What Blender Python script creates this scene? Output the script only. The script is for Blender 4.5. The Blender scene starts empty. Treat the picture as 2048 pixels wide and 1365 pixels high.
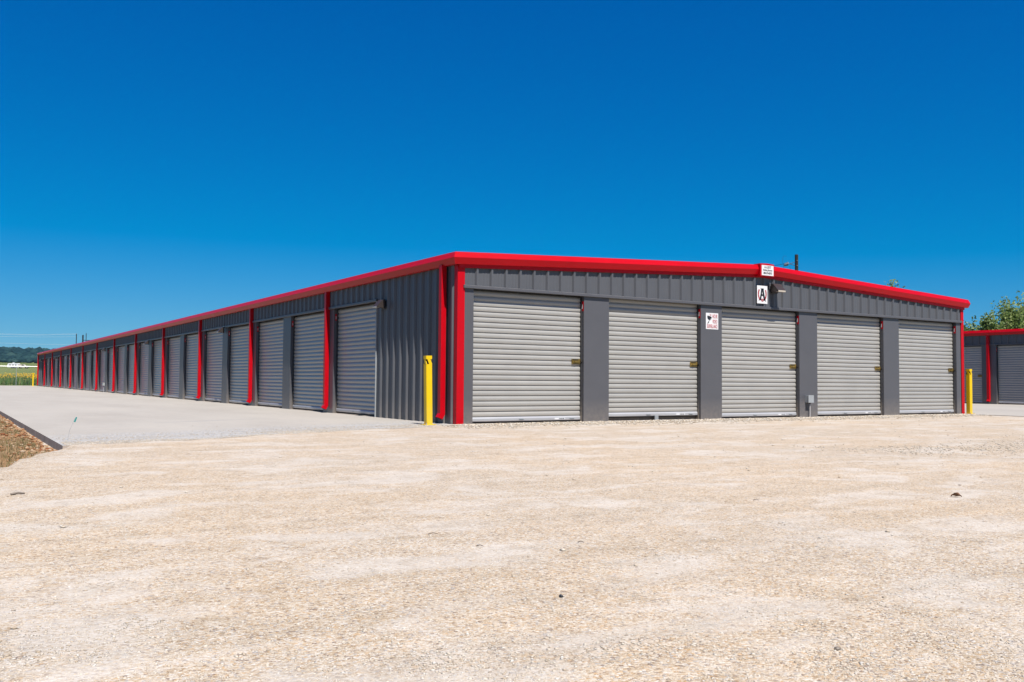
import bpy, bmesh, math, random
import numpy as np
from mathutils import Matrix, Vector

random.seed(7)
rng = np.random.default_rng(11)
scene = bpy.context.scene
C = scene.collection
rad = math.radians

# ------------------------------------------------------------------ camera
CAM = Vector((-7.671, -13.981, 0.7553))
PITCH, ROLL, YAW, FPX = 0.0447, 0.0080, 0.5619, 1816.42
fw = Vector((math.sin(YAW)*math.cos(PITCH), math.cos(YAW)*math.cos(PITCH), math.sin(PITCH)))
rt = Vector((math.cos(YAW), -math.sin(YAW), 0.0))
up = rt.cross(fw)
r2 = math.cos(ROLL)*rt + math.sin(ROLL)*up
u2 = -math.sin(ROLL)*rt + math.cos(ROLL)*up
camd = bpy.data.cameras.new('camera')
cam = bpy.data.objects.new('camera', camd)
C.objects.link(cam)
m3 = Matrix((r2, u2, -fw)).transposed()
cam.matrix_world = Matrix.Translation(CAM) @ m3.to_4x4()
camd.sensor_width = 36.0
camd.lens = FPX/2048*36.0
camd.clip_start = 0.05
camd.clip_end = 9000
scene.camera = cam

# ------------------------------------------------------------------ sky, sun, exposure
SUN = Vector((-0.085, -0.577, 1.0)).normalized()
SUN_EL = math.asin(SUN.z)
SUN_AZ = math.atan2(SUN.x, SUN.y)          # clockwise from +Y
world = bpy.data.worlds.new('World')
scene.world = world
world.use_nodes = True
wn = world.node_tree
wn.nodes.clear()
w_out = wn.nodes.new('ShaderNodeOutputWorld')
w_bg = wn.nodes.new('ShaderNodeBackground')
w_sky = wn.nodes.new('ShaderNodeTexSky')
w_sky.sky_type = 'NISHITA'
w_sky.sun_disc = False
w_sky.sun_elevation = SUN_EL
w_sky.sun_rotation = SUN_AZ
w_sky.altitude = 300
w_sky.air_density = 1.0
w_sky.dust_density = 0.05
w_sky.ozone_density = 3.0
# the photograph's deep polarised blue: grade the sky colour per channel
w_bg.inputs['Strength'].default_value = 0.0585
w_sep = wn.nodes.new('ShaderNodeSeparateColor')
w_cmb = wn.nodes.new('ShaderNodeCombineColor')
wn.links.new(w_sky.outputs[0], w_sep.inputs[0])
def wmath(op, a, b):
    n = wn.nodes.new('ShaderNodeMath')
    n.operation = op
    wn.links.new(a, n.inputs[0])
    n.inputs[1].default_value = b
    return n.outputs[0]
w_r = wmath('MAXIMUM', wmath('MULTIPLY', wmath('SUBTRACT', w_sep.outputs[0], 3.1), 0.32), 0.0)
w_g = wmath('MULTIPLY', w_sep.outputs[1], 0.44)
w_b = wmath('MULTIPLY', wmath('POWER', w_sep.outputs[2], 0.65), 1.473)
for i, o in enumerate((w_r, w_g, w_b)):
    wn.links.new(o, w_cmb.inputs[i])
wn.links.new(w_cmb.outputs[0], w_bg.inputs['Color'])
wn.links.new(w_bg.outputs[0], w_out.inputs['Surface'])

sund = bpy.data.lights.new('sun', 'SUN')
sund.energy = 5.0
sund.angle = rad(0.53)
sund.color = (1.0, 0.955, 0.89)
sun = bpy.data.objects.new('sun', sund)
C.objects.link(sun)
sun.rotation_euler = SUN.to_track_quat('Z', 'Y').to_euler()
sun.location = (-20, -40, 60)

vs = scene.view_settings
vs.view_transform = 'Standard'
vs.look = 'None'
vs.gamma = 1.0
vs.exposure = 1.07
vs.use_curve_mapping = False
scene.cycles.use_denoising = True
scene.cycles.max_bounces = 6
scene.cycles.diffuse_bounces = 3
scene.cycles.glossy_bounces = 3

# ------------------------------------------------------------------ materials
def nmat(name):
    m = bpy.data.materials.new(name)
    m.use_nodes = True
    nt = m.node_tree
    b = nt.nodes['Principled BSDF']
    return m, nt, b

def N(nt, typ, **kw):
    n = nt.nodes.new(typ)
    for k, v in kw.items():
        if k in n.inputs.keys():
            n.inputs[k].default_value = v
        else:
            setattr(n, k, v)
    return n

def ramp(nt, stops, interp='LINEAR'):
    n = nt.nodes.new('ShaderNodeValToRGB')
    n.color_ramp.interpolation = interp
    el = n.color_ramp.elements
    while len(el) > 1:
        el.remove(el[-1])
    el[0].position = stops[0][0]
    el[0].color = (*stops[0][1], 1)
    for p, c in stops[1:]:
        e = el.new(p)
        e.color = (*c, 1)
    return n

def mixc(nt, fac, a, b, mode='MIX'):
    n = nt.nodes.new('ShaderNodeMix')
    n.data_type = 'RGBA'
    n.blend_type = mode
    for sock, v in ((n.inputs[0], fac), (n.inputs[6], a), (n.inputs[7], b)):
        if isinstance(v, (int, float)):
            sock.default_value = v
        elif isinstance(v, tuple):
            sock.default_value = (*v, 1)
        else:
            nt.links.new(v, sock)
    return n.outputs[2]

def paint(name, col, rough=0.4, spec=0.5, metal=0.0, wave=0.0, var=0.06, dust_bounce=0.0, coat=0.0):
    """painted sheet metal: faint mottling, faint oil canning, ground bounce painted as a dusty tint low down"""
    m, nt, b = nmat(name)
    g = N(nt, 'ShaderNodeNewGeometry')
    n1 = N(nt, 'ShaderNodeTexNoise', Scale=2.3, Detail=5.0, Roughness=0.65)
    nt.links.new(g.outputs['Position'], n1.inputs['Vector'])
    r = ramp(nt, [(0.3, tuple(c*(1-var) for c in col)), (0.7, tuple(min(1, c*(1+var)) for c in col))])
    nt.links.new(n1.outputs[0], r.inputs[0])
    colout = r.outputs[0]
    if dust_bounce > 0:
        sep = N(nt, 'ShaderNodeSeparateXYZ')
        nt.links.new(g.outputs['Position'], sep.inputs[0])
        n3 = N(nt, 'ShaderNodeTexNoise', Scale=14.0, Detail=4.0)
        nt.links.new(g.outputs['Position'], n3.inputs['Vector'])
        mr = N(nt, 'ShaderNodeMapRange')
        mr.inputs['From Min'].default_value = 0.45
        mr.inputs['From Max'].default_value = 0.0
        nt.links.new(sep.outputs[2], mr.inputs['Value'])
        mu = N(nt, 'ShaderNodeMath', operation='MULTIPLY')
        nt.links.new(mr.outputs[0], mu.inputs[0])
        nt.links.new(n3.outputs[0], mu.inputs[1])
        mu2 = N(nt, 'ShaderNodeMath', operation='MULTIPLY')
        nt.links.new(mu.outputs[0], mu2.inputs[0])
        mu2.inputs[1].default_value = dust_bounce
        colout = mixc(nt, mu2.outputs[0], colout, (0.42, 0.34, 0.26))  # dusty tint that also paints warm ground bounce into the foot
    nt.links.new(colout, b.inputs['Base Color'])
    rr = N(nt, 'ShaderNodeMapRange')
    rr.inputs['To Min'].default_value = rough*0.85
    rr.inputs['To Max'].default_value = rough*1.15
    nt.links.new(n1.outputs[0], rr.inputs['Value'])
    nt.links.new(rr.outputs[0], b.inputs['Roughness'])
    b.inputs['Specular IOR Level'].default_value = spec
    b.inputs['Metallic'].default_value = metal
    b.inputs['Coat Weight'].default_value = coat
    b.inputs['Coat Roughness'].default_value = 0.15
    if wave > 0:
        n2 = N(nt, 'ShaderNodeTexNoise', Scale=1.6, Detail=2.0)
        nt.links.new(g.outputs['Position'], n2.inputs['Vector'])
        bp = N(nt, 'ShaderNodeBump', Strength=wave, Distance=0.02)
        nt.links.new(n2.outputs[0], bp.inputs['Height'])
        nt.links.new(bp.outputs[0], b.inputs['Normal'])
    return m

M = {}
M['red'] = paint('red painted steel', (0.335, 0.0012, 0.0060), 0.36, 0.17, wave=0.10, var=0.05)
M['char'] = paint('charcoal painted steel', (0.061, 0.061, 0.068), 0.42, 0.5, wave=0.14, var=0.04, dust_bounce=0.28)
M['panel'] = paint('charcoal ribbed panel', (0.062, 0.064, 0.071), 0.42, 0.5, wave=0.06, var=0.04, dust_bounce=0.22)
M['door'] = paint('light grey door steel', (0.2345, 0.2274, 0.2119), 0.30, 0.85, var=0.05, dust_bounce=0.25)
M['guide'] = paint('dark door guide', (0.0249, 0.0249, 0.027), 0.5, 0.4, var=0.15, dust_bounce=0.5)
M['alu'] = paint('mill finish aluminium', (0.357, 0.357, 0.367), 0.35, 0.5, metal=0.35, var=0.05)
M['galv'] = paint('galvanised steel', (0.258, 0.273, 0.283), 0.45, 0.5, metal=0.2, var=0.10)
M['pipe'] = paint('pale conduit', (0.308, 0.298, 0.298), 0.4, 0.5, metal=0.1, var=0.06)
M['yellow'] = paint('yellow bollard paint', (0.533, 0.353, 0.0017), 0.42, 0.3, var=0.05, dust_bounce=0.2)
M['black'] = paint('black rubber', (0.0080, 0.0074, 0.0080), 0.6, 0.4, var=0.2)
M['bronze'] = paint('dark bronze fixture', (0.026, 0.020, 0.018), 0.4, 0.5, var=0.1)
M['lens'] = paint('fixture lens', (0.3410, 0.3024, 0.2496), 0.35, 0.5, var=0.04)
M['brass'] = paint('brass latch', (0.30, 0.20, 0.055), 0.38, 0.5, metal=0.75, var=0.35)
M['brassd'] = paint('dark latch slot', (0.0146, 0.0108, 0.0059), 0.5, 0.4, var=0.2)
M['white'] = paint('white sign face', (0.50, 0.50, 0.51), 0.5, 0.25, var=0.015)
M['whitetrim'] = paint('white trim', (0.387, 0.387, 0.392), 0.4, 0.4, var=0.03)
M['inkred'] = paint('red print', (0.273, 0.0099, 0.0172), 0.5, 0.3, var=0.03)
M['inkpink'] = paint('faded red print', (0.298, 0.059, 0.070), 0.5, 0.3, var=0.1)
M['inkblack'] = paint('black print', (0.0108, 0.0128, 0.0172), 0.5, 0.3, var=0.05)
M['roof'] = paint('galvalume roof', (0.248, 0.258, 0.263), 0.35, 0.5, metal=0.4)
M['wood'] = paint('weathered pole wood', (0.022, 0.020, 0.020), 0.85, 0.15, var=0.3)
M['wire'] = paint('bright aluminium wire', (0.4800, 0.4800, 0.4800), 0.4, 0.5, metal=0.2)
M['wired'] = paint('dark cable', (0.0249, 0.0249, 0.027), 0.6, 0.3)
M['porcelain'] = paint('porcelain insulator', (0.10, 0.115, 0.15), 0.3, 0.5)
M['teal'] = paint('teal flag plastic', (0.0146, 0.179, 0.169), 0.5, 0.4)
M['cream'] = paint('cream vehicle paint', (0.392, 0.347, 0.291), 0.35, 0.5)
M['glass'] = paint('dark window glass', (0.0146, 0.0198, 0.0249), 0.12, 0.6)
M['leafbrown'] = paint('dry brown leaf', (0.115, 0.062, 0.035), 0.75, 0.2, var=0.4)
M['twig'] = paint('grey twig', (0.12, 0.10, 0.085), 0.85, 0.2, var=0.3)
M['bark'] = paint('tree bark', (0.11, 0.085, 0.065), 0.9, 0.2, var=0.3)

def m_concrete():
    m, nt, b = nmat('pale broomed concrete')
    g = N(nt, 'ShaderNodeNewGeometry')
    P = g.outputs['Position']
    n1 = N(nt, 'ShaderNodeTexNoise', Scale=0.33, Detail=6.0, Roughness=0.62)
    mp = N(nt, 'ShaderNodeMapping')
    mp.inputs['Scale'].default_value = (1.6, 0.5, 1)
    nt.links.new(P, mp.inputs['Vector'])
    nt.links.new(mp.outputs[0], n1.inputs['Vector'])
    n2 = N(nt, 'ShaderNodeTexNoise', Scale=9.0, Detail=6.0, Roughness=0.7)
    nt.links.new(P, n2.inputs['Vector'])
    n3 = N(nt, 'ShaderNodeTexNoise', Scale=120.0, Detail=3.0)
    nt.links.new(P, n3.inputs['Vector'])
    ra = ramp(nt, [(0.3, (0.2297, 0.2122, 0.1919)), (0.55, (0.2616, 0.2441, 0.2222)), (0.75, (0.2884, 0.2668, 0.2394))])
    nt.links.new(n1.outputs[0], ra.inputs[0])
    rb = ramp(nt, [(0.3, (0.86, 0.86, 0.86)), (0.7, (1.06, 1.05, 1.04))])
    nt.links.new(n2.outputs[0], rb.inputs[0])
    c = mixc(nt, 0.55, ra.outputs[0], rb.outputs[0], 'MULTIPLY')
    # rain-washed sand: warm streaks that run away from the building
    n4 = N(nt, 'ShaderNodeTexNoise', Scale=0.8, Detail=5.0, Roughness=0.7)
    mp4 = N(nt, 'ShaderNodeMapping')
    mp4.inputs['Scale'].default_value = (0.5, 2.2, 1)
    mp4.inputs['Location'].default_value = (3.1, 7.7, 0)
    nt.links.new(P, mp4.inputs['Vector'])
    nt.links.new(mp4.outputs[0], n4.inputs['Vector'])
    r4 = ramp(nt, [(0.52, (0, 0, 0)), (0.72, (1, 1, 1))])
    nt.links.new(n4.outputs[0], r4.inputs[0])
    mul = N(nt, 'ShaderNodeMath', operation='MULTIPLY')
    nt.links.new(r4.outputs[0], mul.inputs[0])
    mul.inputs[1].default_value = 0.5
    c = mixc(nt, mul.outputs[0], c, (0.284, 0.254, 0.225))
    # scattered tyre-dark stains
    n5 = N(nt, 'ShaderNodeTexNoise', Scale=1.1, Detail=4.0, Roughness=0.8)
    mp5 = N(nt, 'ShaderNodeMapping')
    mp5.inputs['Scale'].default_value = (0.35, 1.5, 1)
    mp5.inputs['Location'].default_value = (13.1, 2.7, 0)
    nt.links.new(P, mp5.inputs['Vector'])
    nt.links.new(mp5.outputs[0], n5.inputs['Vector'])
    r5 = ramp(nt, [(0.66, (0, 0, 0)), (0.8, (1, 1, 1))])
    nt.links.new(n5.outputs[0], r5.inputs[0])
    mul5 = N(nt, 'ShaderNodeMath', operation='MULTIPLY')
    nt.links.new(r5.outputs[0], mul5.inputs[0])
    mul5.inputs[1].default_value = 0.45
    c = mixc(nt, mul5.outputs[0], c, (0.142, 0.142, 0.147))
    sp = N(nt, 'ShaderNodeSeparateXYZ')
    nt.links.new(P, sp.inputs[0])
    ln = N(nt, 'ShaderNodeMath', operation='MULTIPLY_ADD')      # metres in from the gravel edge
    nt.links.new(sp.outputs[0], ln.inputs[0])
    ln.inputs[1].default_value = -0.37
    nt.links.new(sp.outputs[1], ln.inputs[2])
    n7 = N(nt, 'ShaderNodeTexNoise', Scale=0.9, Detail=4.0)
    nt.links.new(P, n7.inputs['Vector'])
    ad7 = N(nt, 'ShaderNodeMath', operation='MULTIPLY_ADD')
    nt.links.new(n7.outputs[0], ad7.inputs[0])
    ad7.inputs[1].default_value = 1.6
    nt.links.new(ln.outputs[0], ad7.inputs[2])
    band = N(nt, 'ShaderNodeMapRange')
    band.inputs['From Min'].default_value = 2.6
    band.inputs['From Max'].default_value = 1.9
    nt.links.new(ad7.outputs[0], band.inputs['Value'])
    v7 = N(nt, 'ShaderNodeTexVoronoi', Scale=38.0)
    nt.links.new(P, v7.inputs['Vector'])
    s7 = N(nt, 'ShaderNodeSeparateColor')
    nt.links.new(v7.outputs['Color'], s7.inputs[0])
    grit = ramp(nt, [(0.0, (0.164, 0.164, 0.168)), (0.3, (0.222, 0.222, 0.226)), (0.7, (0.246, 0.246, 0.246)), (0.9, (0.345, 0.329, 0.316))])
    nt.links.new(s7.outputs[0], grit.inputs[0])
    mb7 = N(nt, 'ShaderNodeMath', operation='MULTIPLY')
    nt.links.new(band.outputs[0], mb7.inputs[0])
    mb7.inputs[1].default_value = 0.7
    lt0 = N(nt, 'ShaderNodeMath', operation='LESS_THAN')
    nt.links.new(sp.outputs[0], lt0.inputs[0])
    lt0.inputs[1].default_value = 5.0
    mb8 = N(nt, 'ShaderNodeMath', operation='MULTIPLY')
    mps = N(nt, 'ShaderNodeMapping')                       # one dark skid smear
    mps.vector_type = 'TEXTURE'
    mps.inputs['Location'].default_value = (-3.55, 2.98, 0)
    mps.inputs['Rotation'].default_value = (0, 0, rad(24))
    mps.inputs['Scale'].default_value = (1.5, 0.17, 1)
    nt.links.new(P, mps.inputs['Vector'])
    vl = N(nt, 'ShaderNodeVectorMath', operation='LENGTH')
    nt.links.new(mps.outputs[0], vl.inputs[0])
    ms = N(nt, 'ShaderNodeMapRange')
    ms.inputs['From Min'].default_value = 1.0
    ms.inputs['From Max'].default_value = 0.0
    nt.links.new(vl.outputs['Value'], ms.inputs['Value'])
    ms2 = N(nt, 'ShaderNodeMath', operation='MULTIPLY')
    nt.links.new(ms.outputs[0], ms2.inputs[0])
    nt.links.new(n2.outputs[0], ms2.inputs[1])
    c = mixc(nt, ms2.outputs[0], c, (0.16, 0.16, 0.165))
    nt.links.new(mb7.outputs[0], mb8.inputs[0])
    nt.links.new(lt0.outputs[0], mb8.inputs[1])
    c = mixc(nt, mb8.outputs[0], c, grit.outputs[0])
    nt.links.new(c, b.inputs['Base Color'])
    b.inputs['Roughness'].default_value = 0.85
    b.inputs['Specular IOR Level'].default_value = 0.25
    bp = N(nt, 'ShaderNodeBump', Strength=0.25, Distance=0.004)
    nt.links.new(n3.outputs[0], bp.inputs['Height'])
    nt.links.new(bp.outputs[0], b.inputs['Normal'])
    return m
M['concrete'] = m_concrete()
M['conc_edge'] = paint('raw slab edge concrete', (0.2903, 0.2444, 0.2075), 0.9, 0.2, var=0.3)

def m_gravel():
    m, nt, b = nmat('crushed limestone gravel')
    g = N(nt, 'ShaderNodeNewGeometry')
    P = g.outputs['Position']
    # fines patches (packed pale powder), stretched along the driving direction
    mp = N(nt, 'ShaderNodeMapping')
    mp.inputs['Rotation'].default_value = (0, 0, rad(24))
    mp.inputs['Scale'].default_value = (0.75, 1.25, 1)
    nt.links.new(P, mp.inputs['Vector'])
    n1 = N(nt, 'ShaderNodeTexNoise', Scale=1.35, Detail=7.0, Roughness=0.66, Distortion=0.6)
    nt.links.new(mp.outputs[0], n1.inputs['Vector'])
    fines = ramp(nt, [(0.48, (0, 0, 0)), (0.60, (1, 1, 1))])
    nt.links.new(n1.outputs[0], fines.inputs[0])
    n1b = N(nt, 'ShaderNodeTexNoise', Scale=0.28, Detail=5.0, Roughness=0.6)
    nt.links.new(P, n1b.inputs['Vector'])
    # pebbles at two sizes, each cell with its own colour
    v1 = N(nt, 'ShaderNodeTexVoronoi', Scale=92.0)
    nt.links.new(P, v1.inputs['Vector'])
    v2 = N(nt, 'ShaderNodeTexVoronoi', Scale=230.0)
    nt.links.new(P, v2.inputs['Vector'])
    s1 = N(nt, 'ShaderNodeSeparateColor')
    nt.links.new(v1.outputs['Color'], s1.inputs[0])
    s2 = N(nt, 'ShaderNodeSeparateColor')
    nt.links.new(v2.outputs['Color'], s2.inputs[0])
    stops = [(0.0, (0.0902, 0.0603, 0.0512)), (0.06, (0.2019, 0.1435, 0.0872)), (0.16, (0.2706, 0.2153, 0.1537)),
             (0.34, (0.3188, 0.2746, 0.2234)), (0.55, (0.3608, 0.3246, 0.2808)), (0.74, (0.2839, 0.2257, 0.1640)),
             (0.82, (0.3188, 0.2153, 0.1168)), (0.87, (0.2019, 0.2029, 0.2142)), (0.92, (0.4018, 0.3828, 0.3618)), (1.0, (0.4428, 0.4411, 0.4304))]
    ra = ramp(nt, stops, 'CONSTANT')
    nt.links.new(s1.outputs[0], ra.inputs[0])
    rb = ramp(nt, stops, 'CONSTANT')
    nt.links.new(s2.outputs[1], rb.inputs[0])
    peb = mixc(nt, 0.42, ra.outputs[0], rb.outputs[0])
    warm = ramp(nt, [(0.35, (1.05, 1.0, 0.93)), (0.65, (0.98, 0.985, 0.99))])
    nt.links.new(n1b.outputs[0], warm.inputs[0])
    peb = mixc(nt, 1.0, peb, warm.outputs[0], 'MULTIPLY')
    n3 = N(nt, 'ShaderNodeTexNoise', Scale=60.0, Detail=5.0, Roughness=0.7)
    nt.links.new(P, n3.inputs['Vector'])
    fcol = ramp(nt, [(0.3, (0.2915, 0.2643, 0.2372)), (0.5, (0.3430, 0.3175, 0.2928)), (0.7, (0.3774, 0.3582, 0.3354))])
    nt.links.new(n3.outputs[0], fcol.inputs[0])
    fm = N(nt, 'ShaderNodeMath', operation='MULTIPLY')
    nt.links.new(fines.outputs[0], fm.inputs[0])
    fm.inputs[1].default_value = 0.56
    col = mixc(nt, fm.outputs[0], peb, fcol.outputs[0])
    n6 = N(nt, 'ShaderNodeTexNoise', Scale=5.5, Detail=7.0, Roughness=0.72)
    nt.links.new(P, n6.inputs['Vector'])
    mott = ramp(nt, [(0.30, (0.84, 0.825, 0.80)), (0.48, (1.0, 1.0, 1.0)), (0.70, (1.09, 1.095, 1.105))])
    nt.links.new(n6.outputs[0], mott.inputs[0])
    col = mixc(nt, 1.0, col, mott.outputs[0], 'MULTIPLY')
    mp8 = N(nt, 'ShaderNodeMapping')                       # faint wheel tracks along the front
    mp8.inputs['Rotation'].default_value = (0, 0, rad(4))
    mp8.inputs['Scale'].default_value = (0.12, 4.2, 1)
    nt.links.new(P, mp8.inputs['Vector'])
    n8 = N(nt, 'ShaderNodeTexNoise', Scale=1.0, Detail=3.0, Roughness=0.6)
    nt.links.new(mp8.outputs[0], n8.inputs['Vector'])
    trk = ramp(nt, [(0.32, (0.93, 0.925, 0.915)), (0.5, (1.0, 1.0, 1.0)), (0.68, (1.05, 1.05, 1.055))])
    nt.links.new(n8.outputs[0], trk.inputs[0])
    col = mixc(nt, 1.0, col, trk.outputs[0], 'MULTIPLY')
    nt.links.new(col, b.inputs['Base Color'])
    b.inputs['Roughness'].default_value = 0.95
    b.inputs['Specular IOR Level'].default_value = 0.15
    # relief: pebbles stand up less where the fines fill between them
    inv = N(nt, 'ShaderNodeMath', operation='SUBTRACT')
    inv.inputs[0].default_value = 1.15
    nt.links.new(fm.outputs[0], inv.inputs[1])
    d1 = N(nt, 'ShaderNodeMath', operation='MULTIPLY')
    nt.links.new(v1.outputs['Distance'], d1.inputs[0])
    nt.links.new(inv.outputs[0], d1.inputs[1])
    ad = N(nt, 'ShaderNodeMath', operation='ADD')
    nt.links.new(d1.outputs[0], ad.inputs[0])
    d2 = N(nt, 'ShaderNodeMath', operation='MULTIPLY')
    nt.links.new(n3.outputs[0], d2.inputs[0])
    d2.inputs[1].default_value = -0.8
    nt.links.new(d2.outputs[0], ad.inputs[1])
    bp = N(nt, 'ShaderNodeBump', Strength=0.75, Distance=0.005)
    bp.invert = True
    nt.links.new(ad.outputs[0], bp.inputs['Height'])
    nt.links.new(bp.outputs[0], b.inputs['Normal'])
    return m
M['gravel'] = m_gravel()
def tint_by_object(m, amt):
    nt = m.node_tree
    b = nt.nodes['Principled BSDF']
    src = b.inputs['Base Color'].links[0].from_socket
    oi = nt.nodes.new('ShaderNodeObjectInfo')
    mr = N(nt, 'ShaderNodeMapRange')
    mr.inputs['To Min'].default_value = 1-amt
    mr.inputs['To Max'].default_value = 1+amt
    nt.links.new(oi.outputs['Random'], mr.inputs['Value'])
    cb = nt.nodes.new('ShaderNodeCombineColor')
    for i in range(3):
        nt.links.new(mr.outputs[0], cb.inputs[i])
    nt.links.new(mixc(nt, 1.0, src, cb.outputs[0], 'MULTIPLY'), b.inputs['Base Color'])
tint_by_object(M['door'], 0.035)
tint_by_object(M['panel'], 0.02)

def m_island(name, stops, rough=0.9, spec=0.15, trans=0.0, var=True):
    m, nt, b = nmat(name)
    g = N(nt, 'ShaderNodeNewGeometry')
    ra = ramp(nt, stops, 'LINEAR')
    nt.links.new(g.outputs['Random Per Island'], ra.inputs[0])
    nt.links.new(ra.outputs[0], b.inputs['Base Color'])
    b.inputs['Roughness'].default_value = rough
    b.inputs['Specular IOR Level'].default_value = spec
    if trans > 0:
        tr = N(nt, 'ShaderNodeBsdfTranslucent')
        mx = N(nt, 'ShaderNodeMixShader')
        mx.inputs[0].default_value = trans
        hs = N(nt, 'ShaderNodeHueSaturation')
        hs.inputs['Value'].default_value = 1.5
        nt.links.new(ra.outputs[0], hs.inputs['Color'])
        nt.links.new(hs.outputs[0], tr.inputs[0])
        nt.links.new(b.outputs[0], mx.inputs[1])
        nt.links.new(tr.outputs[0], mx.inputs[2])
        nt.links.new(mx.outputs[0], nt.nodes['Material Output'].inputs['Surface'])
    return m
M['stones'] = m_island('loose limestone chips', [(0.0, (0.1920, 0.1601, 0.1285)), (0.05, (0.2705, 0.2175, 0.1601)), (0.2, (0.3225, 0.2705, 0.2101)),
    (0.45, (0.3607, 0.3193, 0.2651)), (0.66, (0.3829, 0.3448, 0.2967)), (0.8, (0.3384, 0.2748, 0.2009)), (0.86, (0.2790, 0.2662, 0.2509)), (0.92, (0.3829, 0.3543, 0.3161)), (1.0, (0.3999, 0.3756, 0.3426))])
M['rocks'] = m_island('verge rocks', [(0.0, (0.1270, 0.0399, 0.0170)), (0.3, (0.1895, 0.0909, 0.0426)), (0.6, (0.2217, 0.1386, 0.0752)), (0.85, (0.2613, 0.1827, 0.1178)), (1.0, (0.3008, 0.2338, 0.1702))])
M['leaf'] = m_island('tree foliage', [(0.0, (0.0759, 0.1210, 0.0329)), (0.4, (0.1391, 0.1935, 0.0531)), (0.75, (0.1898, 0.2419, 0.0759)), (1.0, (0.2530, 0.2843, 0.1138))], 0.6, 0.3, 0.35)
M['leafd'] = m_island('darker tree foliage', [(0.0, (0.0575, 0.1008, 0.0359)), (0.5, (0.1150, 0.1680, 0.0580)), (1.0, (0.1869, 0.2419, 0.0897))], 0.6, 0.3, 0.35)
M['cedar'] = m_island('far cedar wood', [(0.0, (0.0041, 0.0141, 0.0172)), (0.45, (0.0068, 0.0207, 0.0232)), (0.85, (0.0122, 0.0315, 0.0310)), (1.0, (0.0204, 0.0414, 0.0378))], 0.9, 0.1)  # blue of distant haze mixed into the foliage colour
M['grass'] = m_island('verge grass', [(0.0, (0.075, 0.088, 0.026)), (0.25, (0.125, 0.120, 0.042)), (0.5, (0.20, 0.15, 0.080)), (1.0, (0.29, 0.21, 0.125))], 0.8, 0.15, 0.25)
M['weeds'] = m_island('tall weeds', [(0.0, (0.0351, 0.0903, 0.0183)), (0.5, (0.0657, 0.1355, 0.0289)), (0.8, (0.1161, 0.1533, 0.0399)), (1.0, (0.2322, 0.2258, 0.0808))], 0.8, 0.15, 0.25)
M['flower'] = m_island('yellow flowers', [(0.0, (0.499, 0.258, 0.0086)), (0.5, (0.568, 0.344, 0.0129)), (1.0, (0.636, 0.447, 0.034))], 0.7, 0.2, 0.2)

def m_noise(name, scale, stops, detail=6.0, bump=0.0, scale2=None):
    m, nt, b = nmat(name)
    g = N(nt, 'ShaderNodeNewGeometry')
    n1 = N(nt, 'ShaderNodeTexNoise', Scale=scale, Detail=detail, Roughness=0.65)
    nt.links.new(g.outputs['Position'], n1.inputs['Vector'])
    ra = ramp(nt, stops)
    nt.links.new(n1.outputs[0], ra.inputs[0])
    c = ra.outputs[0]
    if scale2:
        n2 = N(nt, 'ShaderNodeTexNoise', Scale=scale2, Detail=4.0, Roughness=0.7)
        nt.links.new(g.outputs['Position'], n2.inputs['Vector'])
        rb = ramp(nt, [(0.3, (0.65, 0.65, 0.65)), (0.7, (1.2, 1.2, 1.2))])
        nt.links.new(n2.outputs[0], rb.inputs[0])
        c = mixc(nt, 0.8, c, rb.outputs[0], 'MULTIPLY')
        if bump:
            bp = N(nt, 'ShaderNodeBump', Strength=bump, Distance=0.02)
            nt.links.new(n2.outputs[0], bp.inputs['Height'])
            nt.links.new(bp.outputs[0], b.inputs['Normal'])
    nt.links.new(c, b.inputs['Base Color'])
    b.inputs['Roughness'].default_value = 0.95
    b.inputs['Specular IOR Level'].default_value = 0.1
    return m
M['dirt'] = m_noise('red brown verge soil', 2.2, [(0.3, (0.1550, 0.0856, 0.0402)), (0.5, (0.2174, 0.1311, 0.0689)), (0.68, (0.2579, 0.1711, 0.0976))], scale2=45, bump=0.8)
M['field'] = m_noise('dry pasture grass', 0.035, [(0.3, (0.0578, 0.0787, 0.0224)), (0.5, (0.0938, 0.1128, 0.0344)), (0.7, (0.1213, 0.1355, 0.0442))], scale2=0.9)
M['hill'] = m_noise('limestone hillside', 0.02, [(0.3, (0.010, 0.018, 0.017)), (0.66, (0.022, 0.032, 0.028)), (0.76, (0.11, 0.105, 0.09))], scale2=0.2)

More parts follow.
